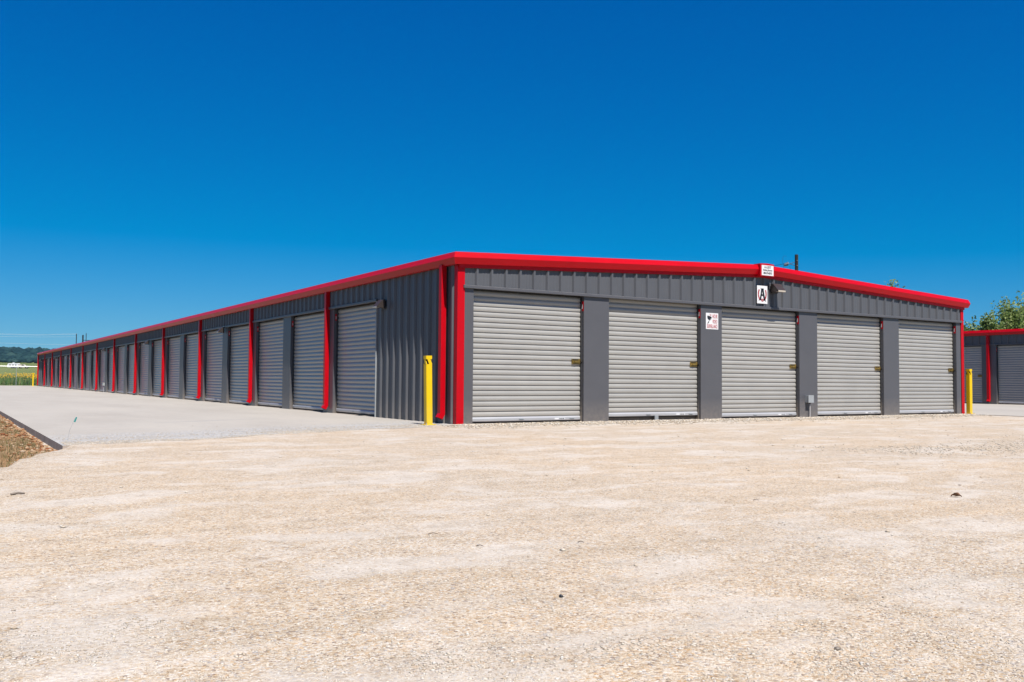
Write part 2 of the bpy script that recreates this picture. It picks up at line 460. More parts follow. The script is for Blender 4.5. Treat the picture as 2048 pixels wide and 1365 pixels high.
# ------------------------------------------------------------------ mesh helpers
class MB:
    def __init__(s):
        s.v, s.f, s.m = [], [], []
    def add(s, vs, fs, mi=0):
        o = len(s.v)
        s.v += [tuple(v) for v in vs]
        s.f += [tuple(i+o for i in f) for f in fs]
        s.m += [mi]*len(fs)
        return s
    def box(s, x0, x1, y0, y1, z0, z1, mi=0):
        v = [(x0,y0,z0),(x1,y0,z0),(x1,y1,z0),(x0,y1,z0),(x0,y0,z1),(x1,y0,z1),(x1,y1,z1),(x0,y1,z1)]
        return s.add(v, [(0,3,2,1),(4,5,6,7),(0,1,5,4),(1,2,6,5),(2,3,7,6),(3,0,4,7)], mi)
    def prism(s, prof, a, b, axis='x', mi=0, close=True, caps=True):
        """profile of (p,q) swept from a to b along an axis: x -> (y,z), y -> (x,z), z -> (x,y)"""
        def pt(t, p, q):
            return {'x': (t,p,q), 'y': (p,t,q), 'z': (p,q,t)}[axis]
        n = len(prof)
        v = [pt(a,*p) for p in prof] + [pt(b,*p) for p in prof]
        f = []
        for i in range(n if close else n-1):
            j = (i+1) % n
            f.append((i, j, n+j, n+i))
        if close and caps:
            f.append(tuple(range(n-1,-1,-1)))
            f.append(tuple(range(n,2*n)))
        return s.add(v, f, mi)
    def tube(s, pts, r, n=8, mi=0, r1=None, cap=True):
        pts = [Vector(p) for p in pts]
        k = len(pts)
        vs, fs = [], []
        for i, p in enumerate(pts):
            t = (pts[min(i+1,k-1)] - pts[max(i-1,0)]).normalized()
            a = Vector((0,0,1)) if abs(t.z) < 0.9 else Vector((1,0,0))
            e1 = t.cross(a).normalized()
            e2 = t.cross(e1)
            rr = r if r1 is None else r + (r1-r)*i/(k-1)
            for j in range(n):
                an = 2*math.pi*j/n
                vs.append(p + rr*(math.cos(an)*e1 + math.sin(an)*e2))
        for i in range(k-1):
            for j in range(n):
                fs.append((i*n+j, i*n+(j+1)%n, (i+1)*n+(j+1)%n, (i+1)*n+j))
        if cap:
            fs.append(tuple(range(n-1,-1,-1)))
            fs.append(tuple((k-1)*n+j for j in range(n)))
        return s.add(vs, fs, mi)
    def mesh(s, name, mats):
        me = bpy.data.meshes.new(name)
        me.from_pydata(s.v, [], s.f)
        for m in (mats if isinstance(mats, (list, tuple)) else [mats]):
            me.materials.append(m)
        if any(s.m):
            me.polygons.foreach_set('material_index', s.m)
        bm = bmesh.new()
        bm.from_mesh(me)
        bmesh.ops.recalc_face_normals(bm, faces=bm.faces)
        bm.to_mesh(me)
        bm.free()
        me.update()
        return me
    def build(s, name, mats, parent=None, loc=None, rotz=0.0):
        return put(name, s.mesh(name, mats), parent, loc, rotz)

def put(name, me, parent=None, loc=None, rotz=0.0):
    o = bpy.data.objects.new(name, me)
    C.objects.link(o)
    if parent is not None:
        o.parent = parent
    if loc is not None:
        o.location = loc
    o.rotation_euler.z = rotz
    return o

def tag(o, label=None, cat=None, group=None, kind=None):
    if label: o['label'] = label
    if cat: o['category'] = cat
    if group: o['group'] = group
    if kind: o['kind'] = kind
    return o

def thing(name, loc, label, cat, group=None, rotz=0.0):
    o = bpy.data.objects.new(name, None)
    o.empty_display_size = 0.2
    C.objects.link(o)
    o.location = loc
    o.rotation_euler.z = rotz
    return tag(o, label, cat, group)

def copy_tree(o, parent=None):
    c = o.copy()
    C.objects.link(c)
    c.parent = parent
    for ch in list(o.children):
        copy_tree(ch, c)
    return c

def npmesh(name, verts, faces, mat, mats_idx=None):
    """verts (n,3), faces (m,k) arrays -> mesh"""
    me = bpy.data.meshes.new(name)
    verts = np.asarray(verts, dtype=np.float32)
    faces = np.asarray(faces, dtype=np.int32)
    nf, k = faces.shape
    me.vertices.add(len(verts))
    me.vertices.foreach_set('co', verts.ravel())
    me.loops.add(nf*k)
    me.loops.foreach_set('vertex_index', faces.ravel())
    me.polygons.add(nf)
    me.polygons.foreach_set('loop_start', np.arange(0, nf*k, k, dtype=np.int32))
    me.polygons.foreach_set('loop_total', np.full(nf, k, dtype=np.int32))
    for m in (mat if isinstance(mat, (list, tuple)) else [mat]):
        me.materials.append(m)
    if mats_idx is not None:
        me.polygons.foreach_set('material_index', np.asarray(mats_idx, dtype=np.int32))
    me.update(calc_edges=True)
    me.validate()
    return me

def noise2(x, y, seed=0, octaves=4, scale=1.0):
    """cheap smooth value noise on arrays"""
    r = np.random.default_rng(seed)
    tab = r.random((64, 64))
    out = np.zeros_like(x, dtype=float)
    amp, tot = 1.0, 0.0
    for o in range(octaves):
        X, Y = x*scale*2**o + 17.3*o, y*scale*2**o + 9.1*o
        xi, yi = np.floor(X).astype(int), np.floor(Y).astype(int)
        fx, fy = X-xi, Y-yi
        fx, fy = fx*fx*(3-2*fx), fy*fy*(3-2*fy)
        a, b = tab[xi % 64, yi % 64], tab[(xi+1) % 64, yi % 64]
        c, d = tab[xi % 64, (yi+1) % 64], tab[(xi+1) % 64, (yi+1) % 64]
        out += amp*((a*(1-fx)+b*fx)*(1-fy) + (c*(1-fx)+d*fx)*fy)
        tot += amp
        amp *= 0.5
    return out/tot

# ------------------------------------------------------------------ ground
edge = [(-6.482,-2.69),(-6.2,-2.60),(-5.99,-2.50),(-5.5,-2.42),(-4.89,-2.25),(-4.2,-1.86),(-3.32,-1.45),(-2.4,-1.14),(-1.6,-0.86),(-1.01,-0.62),(-0.64,-0.42),(-0.3,-0.30),(-0.02,-0.22)]
EX = np.array([e[0] for e in edge] + [0.3, 15.2]); EY = np.array([e[1] for e in edge] + [-0.02, -0.02])
VERGE = [(-6.44,-2.62),(-6.56,-2.95),(-6.87,-3.54),(-7.20,-4.92),(-8.4,-6.3),(-11,-8.0),(-16,-9.5),(-40,-12)]
vx = np.array([p[0] for p in VERGE][::-1]); vy = np.array([p[1] for p in VERGE][::-1])
def verge_in(x, y):
    """metres past the gravel edge into the verge (positive = verge), only left of the slab"""
    yl = np.interp(x, vx, vy)
    return np.where(x < -6.44, (y - yl)*0.8, -1.0)
def gravel_z(x, y):
    base = -0.016 + 0.010*(noise2(x, y, 3, 3, 0.5)-0.5) + 0.010*(noise2(x, y, 5, 2, 2.2)-0.5)
    ye = np.interp(x, EX, EY)
    d = y - ye                                   # metres inside the concrete
    n2 = noise2(x, y, 6, 3, 1.9)-0.5
    lift = np.where(d < 0, 0.022*np.exp(np.minimum(d, 0)/0.5), 0.022 - 0.10*np.maximum(d, 0)) + 0.012*n2*np.exp(-np.abs(d)/0.4)
    base = np.where((x > -6.47) & (x < 15.14), base + np.maximum(lift, -0.03), base)
    s = np.clip((verge_in(x, y) + 0.10)/0.45, 0, 1)
    far = np.clip((np.hypot(x-2, y+6) - 32)/14, 0, 1)
    return base - 0.14*s*s*(3-2*s) - 0.16*far

gx = np.linspace(-44, 52, 481); gy = np.linspace(-46, 6, 261)
GX, GY = np.meshgrid(gx, gy, indexing='ij')
GZ = gravel_z(GX, GY)
nx, ny = GX.shape
idx = np.arange(nx*ny).reshape(nx, ny)
quads = np.stack([idx[:-1,:-1], idx[1:,:-1], idx[1:,1:], idx[:-1,1:]], -1).reshape(-1, 4)
cx_ = (GX[:-1,:-1]).reshape(-1); cy_ = (GY[:-1,:-1]).reshape(-1)
keep = ((cy_ < 0.9) & (cx_ < 0)) | (cy_ < -0.02) | (cx_ < -6.6)
me = npmesh('gravel_lot', np.stack([GX, GY, GZ], -1).reshape(-1, 3), quads[keep], M['gravel'])
me.polygons.foreach_set('use_smooth', np.ones(len(me.polygons), dtype=bool))
tag(put('gravel_lot', me), kind='structure')

# soil verge left of the slab
gx = np.linspace(-40, -6.483, 240); gx = -6.483 - (-6.483-gx)**1.5/ (33.517**0.5)
gy = np.concatenate([np.linspace(-12, 12, 241), np.linspace(12.3, 96, 140)])
GX, GY = np.meshgrid(gx, gy, indexing='ij')
GZ = -0.105 + 0.05*(noise2(GX, GY, 21, 4, 1.1)-0.5) + 0.025*(noise2(GX, GY, 22, 3, 6.0)-0.5) - 0.012*np.clip(-6.5-GX, 0, 4)
nx, ny = GX.shape
idx = np.arange(nx*ny).reshape(nx, ny)
quads = np.stack([idx[:-1,:-1], idx[1:,:-1], idx[1:,1:], idx[:-1,1:]], -1).reshape(-1, 4)
VZ = (gx, gy, GZ)
me = npmesh('soil_verge', np.stack([GX, GY, GZ], -1).reshape(-1, 3), quads, M['dirt'])
me.polygons.foreach_set('use_smooth', np.ones(len(me.polygons), dtype=bool))
tag(put('soil_verge', me), kind='structure')

# concrete: the driveway along the long side and the lane between the buildings
def slab(name, outline, zt, zb, joints_y, x0, x1):
    mb = MB()
    n = len(outline)
    v = [(x, y, zt) for x, y in outline] + [(x, y, zb) for x, y in outline]
    mb.add(v, [tuple(range(n))])
    mb.add(v, [(i, (i+1) % n, n+(i+1) % n, n+i) for i in range(n)], 1)
    return tag(mb.build(name, [M['concrete'], M['conc_edge']]), kind='structure')
# saw-cut the driveway into pours, 6 mm joints recessed between them
def pour(y0, y1, first=False):
    mb = MB()
    lo = edge if first else [(-6.482, y0), (-0.004, y0)]
    o = lo + [(-0.004, y1), (-6.482, y1)]
    n = len(o)
    v = [(x, y, 0.0) for x, y in o] + [(x, y, -0.13) for x, y in o]
    mb.add(v, [tuple(range(n))])
    mb.add(v, [(i, (i+1) % n, n+(i+1) % n, n+i) for i in range(n)], 1)
    return mb
drive = bpy.data.objects.new('concrete_driveway', None)
C.objects.link(drive)
tag(drive, kind='structure')
ys = [0] + [6.22 + 6.096*k for k in range(13)] + [84.4]
for i in range(len(ys)-1):
    pour(ys[i]+0.006, ys[i+1]-0.006, i == 0).build('concrete_panel', [M['concrete'], M['conc_edge']], drive)
lane = bpy.data.objects.new('concrete_lane', None)
C.objects.link(lane)
tag(lane, kind='structure')
for i, (a, b) in enumerate(zip([-6.0, 0.5, 6.6, 12.7, 18.8, 25, 40, 60], [0.5, 6.6, 12.7, 18.8, 25, 40, 60, 84])):
    MB().box(15.14 if a < 0 else 15.275, 28.66, a+0.006, b-0.006, -0.13, 0.0).build('concrete_panel', M['concrete'], lane)
# pasture, one sheet out to the horizon, rising gently to the hills
def field_z(r):
    d = np.clip(r-115, 0, 1300)
    return -0.20 + 0.0111*d + 8.27e-6*d*d
nr, na = 150, 144
rr = np.concatenate([np.linspace(0.5, 100, 40), np.geomspace(104, 6500, nr-40)])
aa = np.linspace(0, 2*np.pi, na, endpoint=False)
RR, AA = np.meshgrid(rr, aa, indexing='ij')
FX, FY = CAM.x + RR*np.sin(AA), CAM.y + RR*np.cos(AA)
FZ = field_z(RR) + np.clip((RR-120)/200, 0, 1)*1.0*(noise2(FX+5000, FY+5000, 31, 3, 0.02)-0.5)
idx = np.arange(nr*na).reshape(nr, na)
nxt = np.roll(idx, -1, axis=1)
quads = np.stack([idx[:-1], nxt[:-1], nxt[1:], idx[1:]], -1).reshape(-1, 4)
me = npmesh('field', np.stack([FX, FY, FZ], -1).reshape(-1, 3), quads, M['field'])
me.polygons.foreach_set('use_smooth', np.ones(len(me.polygons), dtype=bool))
tag(put('field', me), kind='structure')
def ground_far(x, y):
    r = np.hypot(np.asarray(x)-CAM.x, np.asarray(y)-CAM.y)
    return field_z(r)

# hill and its cedar wood
def hill_z(x, y):
    prof = np.clip((y-980)/430, 0, 1); prof = prof*prof*(3-2*prof)
    back = 1-np.clip((y-1700)/900, 0, 1)**2
    lat = 1 - 0.5*np.clip((x-40)/420, 0, 1)**1.3
    n = noise2(x+9000, y+9000, 41, 4, 0.006)-0.5
    return 10 + (24.5*lat + 7*n)*prof*back
hx = np.linspace(-1300, 1500, 141); hy = np.linspace(930, 2600, 80)
HX, HY = np.meshgrid(hx, hy, indexing='ij')
HZ = hill_z(HX, HY)
nx, ny = HX.shape
idx = np.arange(nx*ny).reshape(nx, ny)
quads = np.stack([idx[:-1,:-1], idx[1:,:-1], idx[1:,1:], idx[:-1,1:]], -1).reshape(-1, 4)
me = npmesh('hill', np.stack([HX, HY, HZ], -1).reshape(-1, 3), quads, M['hill'])
me.polygons.foreach_set('use_smooth', np.ones(len(me.polygons), dtype=bool))
tag(put('hill', me), kind='structure')

def ico():
    bm = bmesh.new()
    bmesh.ops.create_icosphere(bm, subdivisions=1, radius=1.0)
    v = np.array([x.co[:] for x in bm.verts]); f = np.array([[q.index for q in p.verts] for p in bm.faces])
    bm.free()
    return v, f
ICO_V, ICO_F = ico()
OCT_V = np.array([(1,0,0),(-1,0,0),(0,1,0),(0,-1,0),(0,0,1),(0,0,-1)], dtype=float)
OCT_F = np.array([(0,2,4),(2,1,4),(1,3,4),(3,0,4),(2,0,5),(1,2,5),(3,1,5),(0,3,5)])
def scatter(name, pos, rad3, mat, base=(ICO_V, ICO_F), jit=0.25, seed=0):
    """many small lumps as one mesh: pos (n,3), rad3 (n,3)"""
    r = np.random.default_rng(seed)
    bv, bf = base
    n, k = len(pos), len(bv)
    V = bv[None]*(1 + jit*(r.random((n, k, 1))-0.5)*2) + jit*0.4*(r.random((n, k, 3))-0.5)
    V = V*rad3[:, None, :]
    a = r.random(n)*2*np.pi
    ca, sa = np.cos(a)[:, None], np.sin(a)[:, None]
    x, y = V[..., 0].copy(), V[..., 1].copy()
    V[..., 0], V[..., 1] = x*ca - y*sa, x*sa + y*ca
    V += pos[:, None, :]
    F = bf[None] + (np.arange(n)*k)[:, None, None]
    return npmesh(name, V.reshape(-1, 3), F.reshape(-1, 3), mat)
n = 12000
px = rng.uniform(-420, 620, n); py = 1000 + 620*rng.random(n)**0.9
dens = noise2(px+4000, py+4000, 51, 3, 0.012)
ok = dens > 0.30 - 0.1*(py > 1250)
px, py = px[ok], py[ok]
pr = rng.uniform(3.2, 6.8, len(px))
pos = np.stack([px, py, hill_z(px, py) + pr*0.45], -1)
me = scatter('hill_wood', pos, np.stack([pr*1.15, pr*1.15, pr*0.85], -1), M['cedar'], jit=0.3, seed=5)
tag(put('hill_wood', me), 'dark cedar wood covering the far hill left of the long building', 'wood', kind='stuff')

# ------------------------------------------------------------------ main storage building
LEN, WID = 79.5, 15.27
HDR, EAVE, RIDGE = 2.40, 3.02, 3.37
OPEN, COL = 2.44, 0.608
SLOPE = (RIDGE-EAVE)/(WID/2+0.11)
PROFILE = [(0, 0), (.055, 0), (.063, .004), (.083, .004), (.091, 0), (.123, 0), (.131, .004), (.151, .004), (.159, 0), (.205, 0), (.228, .038), (.262, .038), (.285, 0), (.3048, 0)]
def ribbed(name, w, zb, zt, parent, mat, start=0.0):
    """ribbed sheet in local x (0..w), outward -y; zb/zt numbers or functions of local x"""
    xs = []
    k0 = int(start//0.3048)
    for k in range(k0, k0+int(w/0.3048)+3):
        for s, h in PROFILE[:-1]:
            x = k*0.3048 + s - start
            if -1e-6 <= x <= w: xs.append((x, h))
    if xs[0][0] > 1e-4: xs.insert(0, (0.0, 0.0))
    if xs[-1][0] < w-1e-4: xs.append((w, 0.0))
    f = lambda g, x: g(x) if callable(g) else g
    v = [(x, -h, f(zb, x)) for x, h in xs] + [(x, -h, f(zt, x)) for x, h in xs]
    n = len(xs)
    mb = MB().add(v, [(i, i+1, n+i+1, n+i) for i in range(n-1)])
    me = bpy.data.meshes.new(name)
    me.from_pydata(mb.v, [], mb.f)
    me.materials.append(mat)
    me.update()
    return me

bld = thing('storage_building', (0, 0, 0), 'long charcoal storage building with red trim filling the middle of the photo', 'building')

# --- roller doors
RP = 0.0945
SLAT = [(0.0, 0.001), (0.0095, 0.001), (0.0150, -0.0120), (0.030, -0.0150), (0.050, -0.0165), (0.068, -0.0140), (0.082, -0.0085), (0.0890, -0.0010), (RP, 0.001)]
def slat_mesh():
    mb = MB()
    n = len(SLAT)
    v = [(0.0, y, z) for z, y in SLAT] + [(OPEN, y, z) for z, y in SLAT]
    f = [(i, n+i, n+i+1, i+1) for i in range(n-1)]
    me = bpy.data.meshes.new('slat')
    me.from_pydata(v, [], f)
    me.materials.append(M['door'])
    me.update()
    return me
SLATME = slat_mesh()
ZB0 = 0.115       # underside of the first rib, above the bottom bar
NS = 24
def frame_mesh():
    mb = MB()
    mb.box(0.0, 0.022, -0.045, 0.03, 0.0, HDR, 0).box(OPEN-0.022, OPEN, -0.045, 0.03, 0.0, HDR, 0)
    mb.box(0.022, OPEN-0.022, 0.03, 0.05, 0.0, HDR+0.05, 0)
    return mb.mesh('roller_door', [M['guide'], M['door']])
FRAMEME = frame_mesh()
def bar_mesh():
    mb = MB()
    prof = [(-0.002, 0.0), (-0.028, 0.0), (-0.034, 0.012), (-0.034, 0.050), (-0.026, 0.066), (-0.014, 0.078), (-0.002, 0.078)]
    mb.prism([(y, z) for y, z in prof], 0.024, OPEN-0.024, 'x', 0)
    mb.box(0.024, OPEN-0.024, -0.016, 0.0, -0.022, -0.001, 1)
    return mb.mesh('bottom_bar', [M['alu'], M['black']])
BARME = bar_mesh()
def latch_mesh():
    mb = MB()
    mb.box(0, 0.20, -0.010, 0.0, 0, 0.10, 0)
    mb.box(0.012, 0.20, -0.020, -0.010, 0.030, 0.066, 0)
    mb.box(0.02, 0.15, -0.013, -0.0102, 0.072, 0.092, 1)
    mb.box(0.03, 0.16, -0.013, -0.0102, 0.010, 0.022, 1)
    mb.box(0.05, 0.085, -0.036, -0.020, 0.034, 0.062, 0)
    mb.tube([(0.185, -0.03, 0.05), (0.23, -0.028, 0.045)], 0.014, 6, 1)
    return mb.mesh('latch', [M['brass'], M['brassd']])
LATCHME = latch_mesh()
def grip_mesh():
    mb = MB()
    mb.box(0, 0.10, -0.044, -0.035, 0.030, 0.044).box(0, 0.012, -0.040, -0.0342, 0.016, 0.044).box(0.088, 0.10, -0.040, -0.0342, 0.016, 0.044)
    return mb.mesh('lift_handle', M['galv'])
GRIPME = grip_mesh()
def sticker_mesh():
    mb = MB()
    mb.box(0, 0.24, -0.0362, -0.0342, 0.014, 0.046, 0)
    x = 0.10
    r = random.Random(3)
    while x < 0.22:
        w = r.uniform(0.008, 0.022)
        mb.box(x, x+w, -0.0372, -0.0363, 0.020, 0.040, 1)
        x += w + r.uniform(0.004, 0.010)
    return mb.mesh('door_sticker', [M['white'], M['inkblack']])
STICKME = sticker_mesh()
CURTAINME = None
def curtain_mesh():
    mb = MB()
    pts = []
    for k in range(NS):
        for z, y in SLAT[:-1]:
            pts.append((y, ZB0 + k*RP + z))
    n = len(pts)
    v = [(0.022, y, z) for y, z in pts] + [(OPEN-0.022, y, z) for y, z in pts]
    f = [(i, n+i, n+i+1, i+1) for i in range(n-1)]
    mb.add(v, f, 1)
    o = MB()
    o.box(0.0, 0.022, -0.045, 0.03, 0.0, HDR, 0).box(OPEN-0.022, OPEN, -0.045, 0.03, 0.0, HDR, 0)
    o.box(0.022, OPEN-0.022, 0.03, 0.05, 0.0, HDR+0.05, 0)
    me = bpy.data.meshes.new('roller_door')
    vv = o.v + mb.v
    ff = o.f + [tuple(i+len(o.v) for i in q) for q in mb.f]
    me.from_pydata(vv, [], ff)
    me.materials.append(M['guide']); me.materials.append(M['door'])
    me.polygons.foreach_set('material_index', [0]*len(o.f) + [1]*len(mb.f))
    me.polygons.foreach_set('use_smooth', [False]*len(o.f) + [False]*len(mb.f))
    me.update()
    return me
CURTAINME = curtain_mesh()

def door(parent, loc, rotz, fine, gap=0.03, latch=True, stickers=0, lip=0.0):
    d = put('roller_door', FRAMEME if fine else CURTAINME, parent, loc, rotz)
    dz = gap-0.03
    if fine:
        for k in range(NS):
            z = ZB0 + dz + k*RP
            if z + RP > HDR + 0.06: break
            s = put('slat', SLATME, d, (0, 0, z))
    b = put('bottom_bar', BARME, d, (0, 0, 0.038+dz))
    if fine:
        put('lift_handle', GRIPME, d, (OPEN*0.42, 0, 0.038+dz))
        if stickers:
            put('door_sticker', STICKME, d, (OPEN-0.62, 0, 0.038+dz))
            put('lift_handle', GRIPME, d, (OPEN-0.27, 0, 0.038+dz))
    if latch:
        put('latch', LATCHME, d, (OPEN-0.225, -0.022, 1.10))
    return d

def plate_mesh():
    mb = MB()
    mb.box(-0.003, 0.0, -0.036, 0.036, 0.0, 0.19, 0)
    mb.box(-0.0045, -0.0031, -0.009, 0.009, 0.055, 0.13, 1)
    mb.box(-0.0045, -0.0031, -0.009, 0.016, 0.045, 0.057, 1)
    return mb.mesh('number_plate', [M['red'], M['white']])
PLATEME = plate_mesh()
SPLATEME = PLATEME.copy()
SPLATEME.transform(Matrix.Diagonal((1, 0.66, 0.80, 1)))

REC = 0.11
gaps = [0.028, 0.075, 0.03, 0.035, 0.03]
for i in range(5):
    x0 = 0.32 + 3.048*i
    d = door(bld, (x0, REC, 0), 0, True, gaps[i], True, 1)
    put('number_plate', PLATEME, bld, (x0+OPEN-0.0005, 0.048, 2.12))
nL = 24
for i in range(nL):
    y1 = 3.48 + OPEN + 3.048*i          # far jamb; local x runs towards the camera
    door(bld, (REC, y1, 0), -math.pi/2, i < 7, 0.03 + 0.01*random.random(), i > 0)
    p = put('number_plate', SPLATEME, bld, (0.048, y1-0.0005, 2.13), math.pi/2)

# jambs and column covers: a folded charcoal cover with returns into the opening
def cover(w, depth=REC+0.05, z0=-0.03, z1=HDR+0.02):
    t = 0.004
    return MB().prism([(0, 0), (w, 0), (w, depth), (w-t, depth), (w-t, t), (t, t), (t, depth), (0, depth)], z0, z1, 'z')
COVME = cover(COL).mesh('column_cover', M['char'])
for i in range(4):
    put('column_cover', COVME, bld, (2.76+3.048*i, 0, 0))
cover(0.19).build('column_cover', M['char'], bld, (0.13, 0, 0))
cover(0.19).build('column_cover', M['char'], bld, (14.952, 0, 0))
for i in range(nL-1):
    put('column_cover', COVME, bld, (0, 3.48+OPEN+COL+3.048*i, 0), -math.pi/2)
# jamb returns of the outer side openings
MB().box(0.004, REC+0.05, 3.472, 3.479, 0, HDR+0.02).build('door_jamb', M['char'], bld)
MB().box(0.004, REC+0.05, 76.025, 76.032, 0, HDR+0.02).build('door_jamb', M['char'], bld)
MB().box(-0.034, 0.0, 3.452, 3.470, -0.01, HDR+0.0).build('edge_trim', M['galv'], bld)

# ribbed sheets, one object per sheet (three ribs wide)
def rakebase(x):
    return EAVE + SLOPE*(min(x, WID-x)+0.11)
x = 0.13
while x < 15.14-0.01:
    w = min(0.9144, 15.14-x)
    me = ribbed('wall_panel', w, 2.44, lambda t, x=x: rakebase(x+t)-0.10, None, M['panel'])
    put('wall_panel', me, bld, (x, -0.003, 0))
    x += 0.9144
LPME = ribbed('wall_panel', 0.9144, 2.44, EAVE-0.06, None, M['panel'])
FULLME = ribbed('wall_panel', 0.9144, -0.02, EAVE-0.06, None, M['panel'])
y = 3.45
ROT = -math.pi/2
def side_panel(me_full, y0, y1, zb):
    # local x runs towards -y, so place at y1
    yy = y1
    while yy > y0+0.01:
        w = min(0.9144, yy-y0)
        if abs(w-0.9144) < 1e-3:
            me = me_full
        else:
            me = ribbed('wall_panel', w, zb, EAVE-0.06, None, M['panel'])
        put('wall_panel', me, bld, (-0.003, yy, 0), ROT)
        yy -= w
side_panel(FULLME, 0.10, 3.45, -0.02)
side_panel(FULLME, 76.05, LEN-0.1, -0.02)
side_panel(LPME, 3.45, 76.05, 2.44)

# header trim under the sheets
MB().prism([(0.02, 2.40), (-0.042, 2.40), (-0.044, 2.405), (-0.044, 2.448), (-0.036, 2.456), (0.02, 2.458)], 0.10, 15.17, 'x').build('header_trim', M['char'], bld)
for i in range(12):
    a, b = 3.45 + i*6.05, 3.45 + (i+1)*6.05
    MB().prism([(0.02, 2.40), (-0.042, 2.40), (-0.044, 2.405), (-0.044, 2.448), (-0.036, 2.456), (0.02, 2.458)], a, b-0.003, 'y').build('header_trim', M['char'], bld)

# red corner trims
def corner(name, xs, parent, far=False):
    s = 1 if xs == 0 else -1
    X = xs
    mb = MB()
    o, w, t = 0.014, (0.13 if xs == 0 else 0.105), 0.006
    mb.prism([(X-s*o, -o), (X+s*w, -o), (X+s*w, -0.002), (X+s*(w-t), -0.002), (X+s*(w-t), -o+t), (X-s*(o-t), -o+t), (X-s*(o-t), 0.10), (X-s*0.002, 0.10), (X-s*0.002, 0.10+t), (X-s*o, 0.10+t)] , -0.03, 2.80, 'z')
    return mb.build('corner_trim', M['red'], parent)
corner('l', 0, bld)
corner('r', WID-0.012, bld)
MB().box(-0.042, 0.11, LEN-0.10, LEN+0.04, -0.03, 2.80).build('corner_trim', M['red'], bld)

# sculpted eave gutter and rake trim
GUT = [(0.11, 0.0), (0.152, -0.104), (0.11, -0.215), (0.03, -0.215)]       # (outward, below top)
RAK = [(0.088, 0.0), (0.128, -0.104), (0.088, -0.215), (0.03, -0.215)]
def gutter_piece(y0, y1, side, y0m=False):
    mb = MB()
    s = -1 if side == 0 else 1
    X = 0 if side == 0 else WID
    def ring(yv, miter):
        return [(X+s*o, (-RAK[i][0] if miter else yv), EAVE+dz) for i, (o, dz) in enumerate(GUT)] + [(X-s*0.02, (-RAK[3][0] if miter else yv), EAVE-0.16), (X-s*0.02, (-RAK[0][0] if miter else yv), EAVE-0.002)]
    a, b = ring(y0, y0m), ring(y1, False)
    n = len(a)
    mb.add(a+b, [(i, (i+1) % n, n+(i+1) % n, n+i) for i in range(n)] + [tuple(range(n)), tuple(range(n, 2*n))])
    return mb.build('gutter', M['red'], bld)
for side in (0, 1):
    yy = 0.0
    k = 0
    while yy < LEN+0.1:
        y1 = min(yy + 6.096, LEN+0.1)
        gutter_piece(yy if k else 0.0, y1 - 0.003, side, k == 0)
        yy = y1
        k += 1
def rake_piece(side):
    mb = MB()
    s = -1 if side == 0 else 1
    X = 0 if side == 0 else WID
    XM = WID/2
    a = [(X+s*GUT[i][0], -RAK[i][0], EAVE+RAK[i][1]) for i in range(4)] + [(X+s*GUT[3][0], 0.02, EAVE-0.16), (X+s*GUT[0][0], 0.05, EAVE-0.002)]
    b = [(XM+s*0.001, -RAK[i][0], RIDGE+RAK[i][1]) for i in range(4)] + [(XM+s*0.001, 0.02, RIDGE-0.16), (XM+s*0.001, 0.05, RIDGE-0.002)]
    n = len(a)
    mb.add(a+b, [(i, (i+1) % n, n+(i+1) % n, n+i) for i in range(n)] + [tuple(range(n)), tuple(range(n, 2*n))])
    mb.build('rake_trim', M['red'], bld)
    # dark red reveal under the rake
    f = MB()
    za, zm = EAVE-0.213, RIDGE-0.213
    xa = X + (-s)*0.0
    for (yo, yi, d0, d1) in ((-0.050, -0.036, 0.0, -0.066),):
        v = []
        for xx, zz in ((xa, za+SLOPE*0.11), (XM+s*0.002, zm)):
            v += [(xx, yo, zz+d0), (xx, yi, zz+d0), (xx, yi, zz+d1), (xx, yo, zz+d1)]
        f.add(v, [(0,1,5,4),(1,2,6,5),(2,3,7,6),(3,0,4,7),(0,1,2,3),(4,5,6,7)])
    f.build('rake_trim', M['red'], bld)
rake_piece(0); rake_piece(1)
# folded cap over the ridge end
xm = WID/2
mb = MB()
pr = [(-0.22, -0.26), (0.22, -0.26), (0.22, 0.012), (0.0, 0.022), (-0.22, 0.012)]
mb.prism([(xm+a, RIDGE+b) for a, b in pr], -0.162, 0.02, 'y')
mb.build('ridge_end_cap', M['red'], bld)

# roof sheets
for s in (0, 1):
    mb = MB()
    xa, xb = (-0.10, xm) if s == 0 else (xm, WID+0.10)
    za, zb = (EAVE-0.01, RIDGE-0.004) if s == 0 else (RIDGE-0.004, EAVE-0.01)
    v = [(xa, 0.0, za), (xb, 0.0, zb), (xb, LEN, zb), (xa, LEN, za), (xa, 0.0, za-0.03), (xb, 0.0, zb-0.03), (xb, LEN, zb-0.03), (xa, LEN, za-0.03)]
    mb.add(v, [(0,1,2,3),(4,7,6,5),(0,4,5,1),(1,5,6,2),(2,6,7,3),(3,7,4,0)])
    mb.build('roof', M['roof'], bld)
# floor slab edge, unseen inner box added to block light leaks, hidden rear and right walls
MB().box(0.012, WID-0.012, 0.012, LEN-0.012, -0.3, 0.002).build('floor_slab', M['conc_edge'], bld)
MB().box(0.20, WID-0.05, 0.20, LEN-0.05, 0.01, EAVE-0.10).build('light_block_box', M['guide'], bld)
me = ribbed('wall_panel', WID-0.1, -0.02, EAVE-0.06, None, M['panel'])
put('rear_wall', me, bld, (WID-0.05, LEN, 0), math.pi)
me = ribbed('wall_panel', LEN-0.3, -0.02, EAVE-0.06, None, M['panel'])
put('side_wall', me, bld, (WID, 0.15, 0), math.pi/2)
